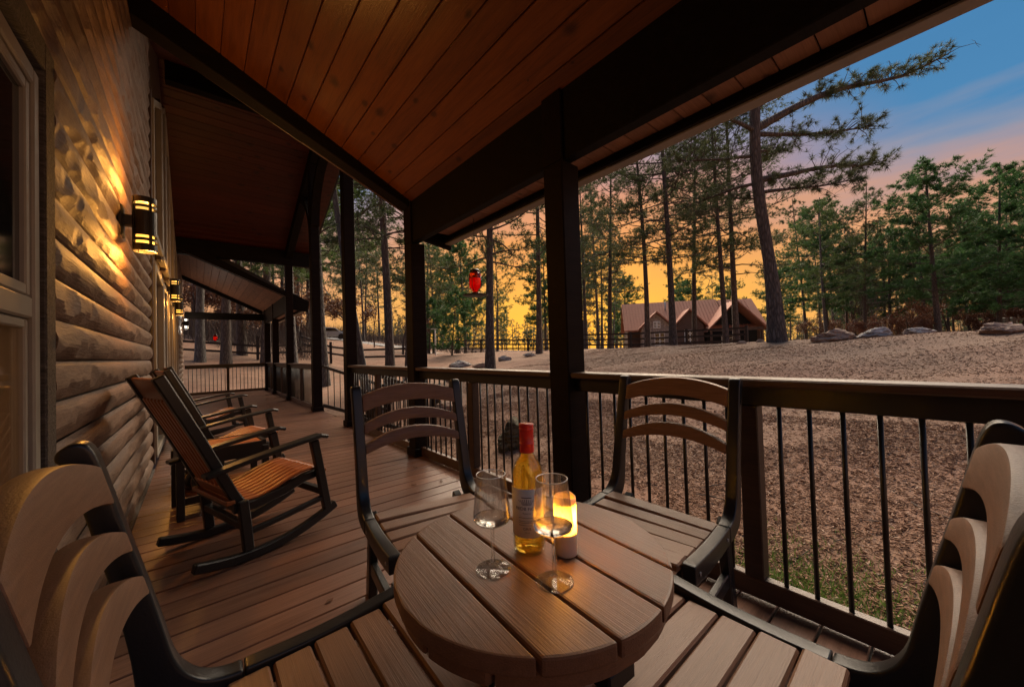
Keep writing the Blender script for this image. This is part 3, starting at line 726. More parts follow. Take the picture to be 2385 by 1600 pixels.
for k in range(9):                                     # crest: fan of strokes over a band
    a = (k - 4) * .09; cr.add([((.0367) * math.cos(LA + q), .0367 * math.sin(LA + q), z) for q, z in ((a * .6, .1245), (a * .6 + .03, .1245), (a * 1.5 + .03, .139 - abs(k - 4) * .0008), (a * 1.5, .139 - abs(k - 4) * .0008))], [(0, 1, 2, 3)])
cr.build('crest', m_ink, bt); arc_sheet(.0364, LA - .3, LA + .3, .1415, .1432, 10).build('crest_band', m_ink, bt)

def rim_glint_mat():
    M = Mat('white_rim_glint').set(Base_Color=(.92, .93, .95), Roughness=.12, IOR=1.5); M.b.inputs['Transmission Weight'].default_value = .55; return M.m
m_rim_glint = rim_glint_mat()  # whitened ring on the glass lip, stands in for the bright sky reflection
def wine_glass(x, y, label, s=1.0):
    o = tag(empty('wine_glass', (x, y, TZ + .001)), label, 'wine glass', 'stemmed wine glasses on the table'); o.scale = (1.03, 1.03, .875)
    po = [(0, 0), (.032, 0), (.0345, .0006), (.0345, .0014), (.030, .0026), (.014, .0056), (.0055, .010), (.0040, .017), (.0034, .045), (.0034, .088), (.0046, .0955), (.010, .0995), (.024, .104), (.0345, .112), (.0368, .119), (.0366, .126), (.0325, .176), (.0288, .2155), (.0286, .2170), (.0280, .2172)]
    pi = [(.0276, .2160), (.0314, .1755), (.0355, .1255), (.0357, .119), (.0335, .1128), (.023, .1052), (.010, .1010), (0, .1004)]
    MB().lathe([(r * s, z * s) for r, z in po + pi], 56).build('glass_body', m_glass, o)
    MB().lathe([((.0283 + .0011 * math.cos(a)) * s, (.2171 + .0011 * math.sin(a)) * s) for a in [k * math.pi / 4 for k in range(8)]], 48, close=True).build('rim_glint', m_rim_glint, o)
    MB().lathe([(0, .1009 * s), (.010 * s, .1015 * s), (.0226 * s, .1057 * s), (.0330 * s, .1132 * s), (.0351 * s, .1188 * s), (0, .1188 * s)], 48).build('wine', m_wineclr, o)
wine_glass(.452, .610, 'stemmed wine glass left of the bottle', 1.0); wine_glass(.512, .497, 'stemmed wine glass in front of the candle', 1.02)

cd = tag(empty('candle', (.603, .548, TZ + .001)), 'lit cream pillar candle glowing orange beside the bottle', 'candle'); cd.scale = (.92, .92, .87)
def wax_mat():
    M = Mat('candle_wax').set(Base_Color=(.93, .86, .72), Roughness=.55)
    t = M.node('ShaderNodeBsdfTranslucent'); t.inputs[0].default_value = (1.0, .60, .19, 1); x = M.node('ShaderNodeMixShader'); x.inputs[0].default_value = .35
    M.l.new(M.b.outputs[0], x.inputs[1]); M.l.new(t.outputs[0], x.inputs[2]); M.l.new(x.outputs[0], M.n['Material Output'].inputs[0]); return M.m
rs = random.Random(3); n = 40; wv_ = [.0022 * math.sin(a * 2 * math.pi / n * 2 + .6) + .0012 * math.sin(a * 2 * math.pi / n * 5) for a in range(n)]
vs = []
for r, z, wgt in ((.0255, 0, 0), (.0262, .004, 0), (.0262, .132, .6), (.0255, .140, 1), (.0235, .141, 1), (.0222, .137, .8), (.0222, .118, .2)):
    vs += [(r * math.cos(2 * math.pi * j / n), r * math.sin(2 * math.pi * j / n), z + wgt * wv_[j]) for j in range(n)]
vs += [(0, 0, .117), (0, 0, 0)]
fs = [(i * n + j, i * n + (j + 1) % n, (i + 1) * n + (j + 1) % n, (i + 1) * n + j) for i in range(6) for j in range(n)]
fs += [(6 * n + j, 6 * n + (j + 1) % n, 7 * n) for j in range(n)] + [((j + 1) % n, j, 7 * n + 1) for j in range(n)]
MB().add(vs, fs, True).build('wax', wax_mat(), cd)
MB().lathe([(0, .001), (.0250, .001), (.0258, .006), (.0257, .054), (.016, .064), (0, .067)], 40).build('light_plug', plain('light_plug_wax', (.92, .86, .74), .6), cd)  # unseen plug, added to keep the candle light off the lower wax
MB().tube([(0, 0, .116), (.0006, 0, .124), (.001, .0005, .131)], .0012, 8).build('wick', m_iron, cd)
ld = bpy.data.lights.new('candle_light', 'POINT'); ld.energy = 2.0; ld.color = (1.0, .60, .10); ld.shadow_soft_size = .010
l = bpy.data.objects.new('candle_light', ld); COL.objects.link(l); l.parent = cd; l.location = (0, 0, .092)

# ------------------------------------------------------------------ rocking chairs
def rocker(x, y, heading, label, s=1.0):
    o = tag(empty('rocking_chair', (x, y, 0), heading), label, 'rocking chair', 'black rocking chairs with slatted orange seats along the wall'); o.scale = (s, s, s)
    W = .255
    def sweep(pts, w, h, name, y_, mat=m_blackp):
        mb = MB(); n = len(pts); vs = []
        for i, (px, pz) in enumerate(pts):
            a = pts[max(i - 1, 0)]; b = pts[min(i + 1, n - 1)]; d = math.hypot(b[0] - a[0], b[1] - a[1]); nx, nz = -(b[1] - a[1]) / d, (b[0] - a[0]) / d
            for q, u in ((-w / 2, -h / 2), (w / 2, -h / 2), (w / 2, h / 2), (-w / 2, h / 2)): vs.append((px + nx * u, y_ + q, pz + nz * u))
        fs = [(i * 4 + k, i * 4 + (k + 1) % 4, i * 4 + 4 + (k + 1) % 4, i * 4 + 4 + k) for i in range(n - 1) for k in range(4)] + [(3, 2, 1, 0), (n * 4 - 4, n * 4 - 3, n * 4 - 2, n * 4 - 1)]
        return mb.add(vs, fs).build(name, mat, o, bevel=.006)
    run = [(-.345 + .745 * t / 16, .026 + .105 * ((-.345 + .745 * t / 16 + .05) / .45) ** 2) for t in range(17)]
    bl = [(-.17, .40), (-.20, .46), (-.31, .74), (-.43, 1.07)]
    for sg in (1, -1):
        sweep(run, .042, .048, 'rocker_runner', sg * (W + .012))
        sweep([(-.105, .055), (-.115, .18), (-.13, .33)], .04, .05, 'leg', sg * (W + .012))
        sweep([(.345, .115), (.31, .32), (.265, .57)], .04, .05, 'leg', sg * (W + .012))
        sweep([(-.12, .30), (-.16, .37), (-.30, .69), (-.445, 1.0), (-.458, 1.025)], .042, .05, 'back_post', sg * (W - .035))
        sweep([(-.30, .505), (-.10, .54), (.10, .57), (.30, .595), (.345, .582)], .075, .024, 'armrest', sg * (W + .012))
        sweep([(-.16, .285), (-.05, .28), (.10, .305), (.22, .345), (.33, .355)], .036, .05, 'seat_rail', sg * (W - .032))
        sweep([(-.12, .15), (.10, .17), (.335, .20)], .028, .032, 'stretcher', sg * (W + .012))
    for px, pz, nm in ((-.12, .19, 'cross_bar'), (.32, .235, 'cross_bar'), (-.15, .30, 'cross_bar')): MB().box(px - .018, px + .018, -W - .005, W + .005, pz - .02, pz + .02).build(nm, m_blackp, o, bevel=.004)
    # seat slats run front to back along the S curve
    sp = [(-.165, .322), (-.10, .312), (-.03, .312), (.05, .330), (.13, .360), (.21, .384), (.28, .390), (.325, .375)]
    ns = 9
    for k in range(ns):
        yy = (k - (ns - 1) / 2) * .051; sweep(sp, .040, .016, 'seat_slat', yy, m_slat)
    for k, (px, pz) in enumerate(((-.175, .328), (.338, .360))): MB().box(px - .022, px + .022, -W + .01, W - .01, pz - .012, pz + .012).build('seat_crosspiece', m_slat, o, bevel=.005)
    nb = 7
    for k in range(nb):
        yy = (k - (nb - 1) / 2) * .0565; sweep([(-.178, .385), (-.298, .65), (-.418, .905)], .036, .014, 'back_slat', yy, m_slat)
    for a, b in (((-.402, .900), (-.456, 1.015)), ((-.160, .345), (-.192, .41))): MB().beam((a[0], 0, a[1]), (b[0], 0, b[1]), 2 * W - .115, .02, (1, 0, .35)).build('back_crosspiece', m_slat, o, bevel=.005)
    return o
rocker(.225, 2.80, R_(17), 'nearest black rocking chair with orange slatted seat', 1.0)
rocker(.20, 4.50, R_(13), 'middle rocking chair, second from the camera', 1.0)
rocker(.13, 6.60, R_(12), 'farthest rocking chair by the tall windows', 1.0)

# small slatted side table with a dark ribbed canister
sdt = tag(empty('side_table', (.13, 3.66, 0), R_(6)), 'low black side table with slatted orange top between two rocking chairs', 'side table')
for sx_ in (-1, 1):
    for sy_ in (-1, 1): MB().box(sx_ * .25 - .022, sx_ * .25 + .022, sy_ * .19 - .022, sy_ * .19 + .022, .001, .425).build('leg', m_blackp, sdt, bevel=.004)
for k in range(7): link('top_slat', board(.46, .050, .016, m_slat, .004), sdt, (0, (k - 3) * .0535, .452))
for sy_ in (-1, 1): MB().box(-.227, .227, sy_ * .205 - .012, sy_ * .205 + .012, .36, .462).build('apron', m_blackp, sdt); MB().box(-.227, .227, sy_ * .19 - .012, sy_ * .19 + .012, .10, .145).build('stretcher', m_blackp, sdt)
for sx_ in (-1, 1): MB().box(sx_ * .25 - .012, sx_ * .25 + .012, -.167, .167, .36, .461).build('apron', m_blackp, sdt)
for k in range(5): link('shelf_slat', board(.45, .055, .014, m_slat, .003), sdt, (0, (k - 2) * .068, .1525))
cn = tag(empty('canister', (.00, 3.56, .232)), 'dark ribbed round canister on the lower shelf of the side table', 'canister'); cn.rotation_euler = (0, R_(90), R_(-50))
MB().lathe([(0, -.11), (.062, -.11), (.070, -.10), (.070, -.06), (.062, -.055), (.062, -.045), (.070, -.04), (.070, .0), (.062, .005), (.062, .015), (.070, .02), (.070, .09), (.062, .10), (.05, .10), (.045, .085), (0, .085)], 36).build('body', m_blackp, cn)
for z in (-.05, .010): MB().lathe([(.0622, z - .006), (.0665, z - .004), (.0665, z + .004), (.0622, z + .006)], 36).build('band', plain('tan_band', (.30, .20, .13), .5), cn)

# ------------------------------------------------------------------ hanging red feeders
def feeder(x, y, ztop, zc, label):
    o = tag(empty('bird_feeder', (x, y, zc)), label, 'bird feeder', 'red glass feeders hung from the eaves')
    MB().lathe([(0, -.085), (.022, -.085), (.03, -.075), (.030, -.062), (.052, -.045), (.060, -.02), (.060, .085), (.052, .105), (.030, .113), (0, .113)], 28).build('red_bottle', m_redgl, o)
    MB().lathe([(0, -.079), (.026, -.07), (.05, -.04), (.055, -.018), (.055, .05), (0, .05)], 24).build('nectar', m_rednec, o)
    MB().lathe([(0, -.125), (.10, -.125), (.125, -.118), (.128, -.112), (.10, -.106), (.045, -.100), (.040, -.088), (0, -.088)], 32).build('base_tray', m_iron, o)
    MB().lathe([(0, .112), (.046, .112), (.050, .125), (.034, .142), (0, .146)], 24).build('cap', m_iron, o)
    cg = MB()
    for k in range(4):
        a = k * math.pi / 2 + .5; c, s = math.cos(a), math.sin(a)
        cg.tube([(c * .047, s * .047, .118), (c * .067, s * .067, .08), (c * .067, s * .067, -.03), (c * .036, s * .036, -.075)], .0028, 6)
    cg.build('wire_cage', m_iron, o); MB().tube([(0, 0, .146), (0, 0, ztop - zc)], .002, 6).build('hanger', m_iron, o)
M = Mat('red_nectar').set(Base_Color=(.95, .06, .02), Roughness=.3); t_ = M.node('ShaderNodeBsdfTranslucent'); t_.inputs[0].default_value = (1.0, .09, .03, 1); x_ = M.node('ShaderNodeMixShader'); x_.inputs[0].default_value = .7
M.l.new(M.b.outputs[0], x_.inputs[1]); M.l.new(t_.outputs[0], x_.inputs[2]); M.l.new(x_.outputs[0], M.n['Material Output'].inputs[0]); m_rednec = M.m
feeder(2.10, 3.0, 2.42, 1.775, 'red glass bird feeder hanging left of the bottle post')
feeder(2.0, 12.2, 2.42, 1.80, 'small red feeder far off by the far porch posts'); feeder(.45, 15.5, 2.55, 1.80, 'small red feeder far off above the end railing')

# ------------------------------------------------------------------ trees
def tubes_np(paths, n=5):
    Vv, Ff = [], []; off = 0
    for pts, rad in paths:
        pts = np.asarray(pts, float); k = len(pts); d = np.gradient(pts, axis=0); d /= np.linalg.norm(d, axis=1)[:, None] + 1e-9
        ref = np.array([0, 0, 1.0]) if abs(d[0, 2]) < .8 else np.array([1.0, 0, 0])
        r = np.cross(d, ref); r /= np.linalg.norm(r, axis=1)[:, None] + 1e-9; q = np.cross(d, r)
        a = np.arange(n) * 2 * math.pi / n
        P = pts[:, None, :] + (r[:, None, :] * np.cos(a)[None, :, None] + q[:, None, :] * np.sin(a)[None, :, None]) * np.asarray(rad)[:, None, None]
        Vv.append(P.reshape(-1, 3)); i, j = np.meshgrid(np.arange(k - 1), np.arange(n), indexing='ij')
        f = np.stack([i * n + j, i * n + (j + 1) % n, (i + 1) * n + (j + 1) % n, (i + 1) * n + j], -1).reshape(-1, 4) + off
        Ff.append(f); off += k * n
    return np.concatenate(Vv), np.concatenate(Ff)
def needles(C, Dr, L, W, K, rng, spread=1.15):
    """tufts: centres C, axes Dr; K thin needles each"""
    n = len(C); D = Dr[:, None, :] + rng.normal(0, spread * .55, (n, K, 3)); D[:, :, 2] += .15; D /= np.linalg.norm(D, axis=2)[:, :, None] + 1e-9
    S = np.cross(D, rng.normal(0, 1, (n, K, 3))); S /= np.linalg.norm(S, axis=2)[:, :, None] + 1e-9
    ln = L * rng.uniform(.7, 1.2, (n, K, 1)); b = C[:, None, :] + D * ln * .06
    P = np.stack([b + S * W, b + D * ln, b - S * W], 2)
    droop = np.zeros_like(P); droop[:, :, 1, 2] -= .12 * ln[:, :, 0]
    P = (P + droop).reshape(-1, 3); return P, np.arange(len(P)).reshape(-1, 3)
def pine_data(seed, h, r0, cb, cr, nb, L, W, K, dens=1.0, sway=.25, up=.15, side=None):
    rng = np.random.default_rng(seed); paths = []; C, Dv = [], []
    zz = np.linspace(0, h, 14); ph = rng.uniform(0, 6, 2)
    tx = sway * np.sin(zz / h * 2.4 + ph[0]) - sway * math.sin(ph[0]); ty = sway * np.sin(zz / h * 2.0 + ph[1]) - sway * math.sin(ph[1])
    rad = r0 * (1 - .82 * (zz / h) ** .9); rad[0] *= 1.32; rad[1] *= 1.03
    zz0 = zz.copy(); zz0[0] = -.25
    paths.append((np.stack([tx, ty, zz0], 1), rad))
    def tp(z): return np.array([np.interp(z, zz, tx), np.interp(z, zz, ty), z])
    az = rng.uniform(0, 6)
    for i in range(nb):
        s = (i + rng.uniform(0, 1)) / nb; z = h * (cb + (1 - cb) * s * .97); az += 2.4 + rng.normal(0, .35)
        if side is not None and rng.random() < side[1]: az = side[0] + rng.normal(0, .55)
        ln = cr * (math.sin(math.pi * min(1, .16 + .84 * s)) ** .7 * .85 + .18) * rng.uniform(.65, 1.15)
        if s > .93: ln *= .6
        d = np.array([math.cos(az), math.sin(az), 0]); p0 = tp(z); m_ = 6; pts = [p0]; pitch = up + .55 * s + rng.normal(0, .1)
        dir_ = d * math.cos(pitch) + np.array([0, 0, math.sin(pitch)])
        for k in range(m_):
            dir_ = dir_ + rng.normal(0, .12, 3) + np.array([0, 0, .05 * (k - 2)]); dir_ /= np.linalg.norm(dir_); pts.append(pts[-1] + dir_ * ln / m_)
        pts = np.array(pts); rb = max(.012, r0 * .20 * (1 - .6 * s)) * (ln / cr + .3); paths.append((pts, rb * np.linspace(1, .18, m_ + 1)))
        nt = max(3, int(ln * 3.0 * dens))
        for k in range(nt):
            u = rng.uniform(.35, 1.0); q = u * m_; a = int(min(q, m_ - 1e-3)); b = pts[a] + (pts[a + 1] - pts[a]) * (q - a)
            sd_ = rng.normal(0, 1, 3); sd_[2] = abs(sd_[2]) * .6 - .1; sd_ += dir_ * .8; sd_ /= np.linalg.norm(sd_); l2 = ln * rng.uniform(.14, .36)
            e = b + sd_ * l2; mid = (b + e) / 2 + rng.normal(0, .04, 3); paths.append((np.array([b, mid, e]), np.array([.35, .25, .12]) * rb))
            for t in range(3 + int(2 * dens)):
                w_ = rng.uniform(.35, 1.05); C.append(b + (e - b) * w_ + rng.normal(0, .09, 3) * (.5 + l2)); Dv.append(sd_ + rng.normal(0, .3, 3))
        C.append(pts[-1]); Dv.append(dir_)
    tv, tf = tubes_np(paths, 6); nv, nf = needles(np.array(C), np.array(Dv), L, W, K, rng)
    return tv, tf, nv, nf
PINES = {}
def pine_proto(key, mat, bk, **k):
    tv, tf, nv, nf = pine_data(**k); PINES[key] = (np_mesh('trunk', tv, tf, bk, True), np_mesh('crown', nv, nf, mat), k['h'])
pine_proto('tall1', m_needle, m_bark, seed=1, h=21, r0=.24, cb=.30, cr=3.9, nb=46, L=.34, W=.022, K=11, dens=1.0)
pine_proto('tall2', m_needle3, m_bark, seed=2, h=22, r0=.23, cb=.33, cr=3.6, nb=44, L=.34, W=.022, K=11, dens=1.0, sway=.4)
pine_proto('tall3', m_needle, m_bark2, seed=3, h=19, r0=.20, cb=.27, cr=3.5, nb=44, L=.33, W=.022, K=11, dens=1.0, sway=.45)
pine_proto('lush1', m_needle2, m_bark, seed=4, h=19, r0=.27, cb=.26, cr=4.2, nb=60, L=.38, W=.026, K=13, dens=1.45, up=.05)
pine_proto('lush2', m_needle2, m_bark, seed=5, h=17, r0=.24, cb=.20, cr=3.9, nb=58, L=.38, W=.026, K=13, dens=1.45)
pine_proto('thin1', m_needle3, m_bark2, seed=6, h=17, r0=.15, cb=.40, cr=2.2, nb=34, L=.32, W=.022, K=10, sway=.5)
pine_proto('young', m_needle2, m_bark, seed=8, h=5.5, r0=.09, cb=.06, cr=1.7, nb=40, L=.30, W=.018, K=12, dens=1.4)
pine_proto('near1', m_needle4, m_bark, seed=14, h=20, r0=.23, cb=.25, cr=3.9, nb=64, L=.24, W=.011, K=15, dens=1.1, sway=.35, up=.05)
pine_proto('near2', m_needle4, m_bark, seed=15, h=19, r0=.20, cb=.30, cr=3.5, nb=58, L=.24, W=.011, K=15, dens=1.1, sway=.45, up=.05)
PG2 = {'wood': 'pines of the wood behind the yard', 'near': 'pines standing in the yard'}
def pine(key, x, y, label, group, s=1.0, rz=None, lean=(0, 0), dz=0):
    tm, cm, h = PINES[key]
    o = tag(empty('pine_tree', (x, y, float(gz(x, y)) + dz)), label, 'tree', group)
    o.rotation_euler = (lean[0], lean[1], random.uniform(0, 6.28) if rz is None else rz); o.scale = (s, s, s * random.uniform(.95, 1.05))
    link('trunk', tm, o); link('crown', cm, o); return o

# the big leaning pine with long bare-ended limbs reaching right
def big_pine():
    x, y = at_depth(1810, 12.0)
    o = tag(empty('pine_tree', (x, y, float(gz(x, y)))), 'largest trunk of all, on the mound by the cabin, with long limbs reaching right', 'tree', PG2['near'])
    rng = np.random.default_rng(11); h = 17; zz = np.linspace(0, h, 20)
    rt = np.array([RC[0, 0], RC[1, 0], 0]); rt /= np.linalg.norm(rt); fw = np.array([-rt[1], rt[0], 0])   # across and away
    lat = -.062 * zz + .0010 * zz ** 2 + .10 * np.sin(zz * .8); P = np.outer(lat, rt) + np.outer(.1 * np.sin(zz * .5), fw); P[:, 2] = zz; P[0, 2] = -.3
    r = .190 * (1 - .40 * (zz / h)); r[0] = .32; r[1] = .245; r[2] = .212
    paths = [(P, r)]; C, Dv = [], []
    def tpos(z): return np.array([np.interp(z, zz, P[:, i]) for i in range(3)])
    limbs = [(5.3, 1, 5.2, .14, .1), (6.8, 1, 3.9, .04, .0), (6.95, 1, 7.2, .44, -.05), (7.6, 1, 5.0, .75, .3), (4.9, 1, 2.6, .02, -.5), (6.1, -1, 2.6, .10, .4), (6.9, -1, 3.4, .14, -.6), (8.2, -1, 3.0, .3, .2), (5.2, -1, 2.2, .05, .8), (8.6, 1, 3.2, .7, .7), (6.3, 1, 2.4, .15, 1.0), (9.3, -1, 3.0, .5, -.5), (10, 1, 3.0, .5, -.8), (10.8, -1, 2.6, .6, .9), (11.6, 1, 2.4, .6, .2), (12.5, -1, 2.2, .6, -.3), (4.7, -1, .9, .0, .3), (5.4, 1, .8, .1, .5), (13.4, 1, 2, .7, .4), (14.2, -1, 1.8, .7, .8), (15, 1, 1.5, .8, -.4), (16, -1, 1.2, .9, .2)]
    for z, sgn, ln, pitch, ty in limbs:
        d = rt * sgn * math.cos(pitch) + fw * ty * .6 + np.array([0, 0, math.sin(pitch)]); d /= np.linalg.norm(d); p = tpos(z); pts = [p]; m_ = 10
        for k in range(m_):
            d = d + rng.normal(0, .07, 3) + np.array([0, 0, (.04 if k > 6 else -.01)]); d /= np.linalg.norm(d); pts.append(pts[-1] + d * ln / m_)
        pts = np.array(pts); paths.append((pts, np.linspace(.062, .010, m_ + 1) * (ln / 4 + .35)))
        for k in range(int(ln * 16)):
            q = rng.uniform(.28, 1) * m_; a = int(min(q, m_ - .001)); b = pts[a] + (pts[a + 1] - pts[a]) * (q - a); sd_ = rng.normal(0, 1, 3); sd_[2] = sd_[2] * .6 + .15; sd_ = sd_ / np.linalg.norm(sd_) + d * .7
            sd_ /= np.linalg.norm(sd_); l2 = rng.uniform(.25, .75) * min(1, ln / 3); c1 = b + sd_ * l2 * .5 + rng.normal(0, .05, 3); e = c1 + (sd_ + np.array([0, 0, rng.uniform(-.5, .4)])) * l2 * .5
            paths.append((np.array([b, c1, e]), np.array([.013, .009, .005])))
            if rng.random() < .82:
                for t in range(3): w_ = rng.uniform(.4, 1.05); C.append(b + (e - b) * w_ + rng.normal(0, .03, 3)); Dv.append(sd_ * .8 + rng.normal(0, .3, 3))
            else:
                for t in range(3): f = e + rng.normal(0, .13, 3); paths.append((np.array([e, (e + f) / 2 + rng.normal(0, .02, 3), f]), np.array([.005, .004, .002])))
    tv, tf = tubes_np(paths, 10); nv, nf = needles(np.array(C), np.array(Dv), .19, .0065, 26, rng, 1.3)
    link('trunk', np_mesh('trunk', tv, tf, m_bark, True), o); link('crown', np_mesh('crown', nv, nf, m_needle3), o)
big_pine()

def px_pine(key, px, dep, label, s=1.0, lean=(0, 0), rz=None, group='near', dz=0):
    x, y = at_depth(px, dep); return pine(key, x, y, label, PG2[group], s, rz, lean, dz)
px_pine('near1', 1568, 17.5, 'slender pine leaning left in front of the brown house', .80, (0, -.05))
px_pine('near2', 1508, 21, 'thin pine just left of the leaning pine by the brown house', .82)
px_pine('near2', 1692, 19, 'left one of the twin trunks before the porch gable of the brown house', .80)
px_pine('near1', 1716, 21, 'right one of the twin trunks before the porch gable of the brown house', .85)
px_pine('near2', 1618, 24, 'thin young pine with a low side tuft before the middle of the house', .85)
px_pine('near1', 1140, 14, 'straight pine trunk right of the red feeder', .78)
px_pine('near2', 908, 13.0, 'grey trunk standing left of the corner post', .82); px_pine('near2', 948, 15, 'thinner trunk close to the corner post', .62); px_pine('thin1', 852, 12.5, 'slanting thin trunk seen just right of the steps post', .9, (.03, -.06))
px_pine('tall3', 757, 16, 'pale grey trunk seen through the steps opening', .95)
px_pine('lush1', 2188, 27, 'broad green pine with thick dark trunk at the right', .77)
px_pine('tall3', 1928, 30, 'thin trunked pine behind the striped rocks', .70); px_pine('tall2', 2016, 31, 'straight pine with rounded top behind the pale rock', .66)
px_pine('lush2', 2330, 30, 'dark green pine at the right edge above the black gate', .84); px_pine('lush1', 2480, 26, 'large green pine cut off by the right edge', .74)
px_pine('young', 1052, 24, 'bushy young green pine behind the white post', .75); px_pine('young', 1000, 30, 'bushy young pine near the corner post', .8)
px_pine('near1', 1420, 27, 'pine left of the brown house, right of the bottle post', .82); px_pine('tall2', 1365, 33, 'slim pine beside the right edge of the bottle post', .78)
px_pine('near2', 1255, 20, 'pine standing just left of the bottle post', .85)
# far end of the porch
for k, (x, y, key) in enumerate(((.1, 23.5, 'tall3'), (1.05, 22.6, 'tall1'), (1.9, 25.5, 'tall2'), (-.9, 21.5, 'tall3'), (2.7, 23.0, 'tall1'), (3.6, 20.5, 'tall3'))):
    pine(key, x, y, ('grey trunk behind the left half of the end railing', 'thick grey trunk behind the middle of the end railing', 'trunk behind the right half of the end railing', 'trunk close to the far log wall past the end railing', 'trunk right behind the farthest corner post', 'trunk seen between the far porch posts')[k], 'pines past the far end of the deck', random.uniform(.85, 1.0))
# the wood beyond: alike pines in belts
rng = random.Random(21)
def belt(n, px0, px1, d0, d1, keys, label, group, smin=.75, smax=1.05, mind=1.6):
    done = []; tries = 0
    while len(done) < n and tries < n * 30:
        tries += 1; px = rng.uniform(px0, px1); dep = rng.uniform(d0, d1); x, y = at_depth(px, dep)
        if any((x - a) ** 2 + (y - b) ** 2 < mind ** 2 for a, b in done) or (40 < x < 57 and 11 < y < 31) or (x < 3 and y < 18): continue
        done.append((x, y)); pine(rng.choice(keys), x, y, label, group, rng.uniform(smin, smax))
belt(34, 1850, 2700, 32, 54, ['lush1', 'lush2', 'tall1', 'tall2', 'tall3'], 'green pine of the wood behind the row of rocks at the right', 'green pines behind the rocks', .55, .80)
belt(16, 1900, 2600, 55, 80, ['lush1', 'lush2', 'tall2'], 'pine deep in the wood behind the row of rocks at the right', 'deep pines behind the rocks', .70, .95)
belt(10, 1330, 1860, 62, 92, ['tall1', 'lush2', 'tall3', 'lush1'], 'pine of the sunset lit wood behind the brown house', 'pines behind the brown house', .75, 1.0, 2.2)
belt(6, 1320, 1480, 38, 62, ['tall1', 'tall2', 'tall3', 'thin1'], 'pine of the sunset lit grove left of the brown house', 'pines left of the brown house', .7, .9)
belt(12, 985, 1330, 50, 95, ['thin1', 'tall2', 'thin1', 'tall3'], 'pine of the glowing wood seen either side of the red feeder', 'pines behind the feeder', .68, .95)
belt(4, 985, 1330, 30, 46, ['lush2', 'lush1', 'tall3'], 'fuller green pine in front of the glowing wood behind the feeder', 'green pines behind the feeder', .55, .8)
belt(7, 690, 990, 50, 85, ['tall1', 'tall2', 'lush1', 'tall3'], 'pine of the hillside wood beyond the drive', 'pines on the far hillside', .7, 1.0)
belt(4, 690, 990, 30, 44, ['tall2', 'tall3', 'thin1'], 'slim pine between the steps posts and the hillside drive', 'slim pines before the hillside', .7, .95)
belt(15, 380, 720, 28, 62, ['tall1', 'tall2', 'tall3', 'thin1'], 'pine of the dim wood beyond the far end of the deck', 'pines of the dim wood', .8, 1.0)

# bare trees and brown leaved saplings
def bare_tree(seed, h, leaves):
    rng = np.random.default_rng(seed); paths = []; tips = []
    def grow(p, d, ln, r, lev):
        m_ = 5; pts = [p]
        for k in range(m_): d = d + rng.normal(0, .16, 3) + np.array([0, 0, .05]); d /= np.linalg.norm(d); pts.append(pts[-1] + d * ln / m_)
        paths.append((np.array(pts), np.linspace(r, r * .45, m_ + 1)))
        if lev == 0: tips.extend(pts[2:]); return
        for k in range(4 if lev > 1 else 5):
            a = int(rng.integers(2, m_ + 1)); nd = d + rng.normal(0, .62, 3); nd /= np.linalg.norm(nd); grow(pts[a], nd, ln * rng.uniform(.45, .68), r * .5, lev - 1)
    grow(np.array([0, 0, -.1]), np.array([0, 0, 1.0]), h * .5, h * .011, 4)
    tv, tf = tubes_np(paths, 4); T = np.array(tips); C = np.repeat(T, leaves, 0) + rng.normal(0, .12, (len(T) * leaves, 3)) if leaves else None
    me = np_mesh('branches', tv, tf, m_twig); lf = None
    if leaves:
        n = len(C); a = rng.normal(0, 1, (n, 3)); a /= np.linalg.norm(a, axis=1)[:, None]; b = np.cross(a, rng.normal(0, 1, (n, 3))); b /= np.linalg.norm(b, axis=1)[:, None]
        s_ = rng.uniform(.05, .11, (n, 1)); P = np.stack([C - a * s_, C + b * s_ * .5, C + a * s_, C - b * s_ * .5], 1).reshape(-1, 3); lf = np_mesh('leaves', P, np.arange(len(P)).reshape(-1, 4), m_brown)
    return me, lf
BT = [bare_tree(31, 8, 0), bare_tree(32, 10, 0), bare_tree(33, 4.5, 3), bare_tree(34, 6, 2)]
def bare_belt(n, px0, px1, d0, d1, ks, label, group, s0=.7, s1=1.1):
    for _ in range(n):
        x, y = at_depth(rng.uniform(px0, px1), rng.uniform(d0, d1)); k = rng.choice(ks)
        if (40 < x < 57 and 11 < y < 31) or (x < 3 and y < 18): continue
        o = tag(empty('oak_tree' if k > 1 else 'bare_tree', (x, y, float(gz(x, y))), rng.uniform(0, 6)), label, 'tree', group); s = rng.uniform(s0, s1); o.scale = (s, s, s)
        link('branches', BT[k][0], o)
        if BT[k][1]: link('leaves', BT[k][1], o)
bare_belt(16, 1880, 2500, 26, 40, [2, 3], 'low sapling with dry brown leaves under the pines at the right', 'brown saplings at the right', .5, .9)
bare_belt(12, 1850, 2500, 30, 45, [0, 1], 'leafless grey tree among the trunks at the right', 'bare trees at the right', .8, 1.2)
bare_belt(15, 440, 720, 21, 42, [2, 3], 'sapling with dry brown leaves past the far end of the deck', 'brown saplings past the deck', .7, 1.2)
bare_belt(9, 700, 1000, 28, 48, [0, 1, 3], 'leafless tree on the slope before the hillside drive', 'bare trees before the drive', .8, 1.3)
bare_belt(8, 1000, 1320, 34, 50, [0, 1], 'leafless tree at the edge of the glowing wood', 'bare trees behind the feeder', .7, 1.1)

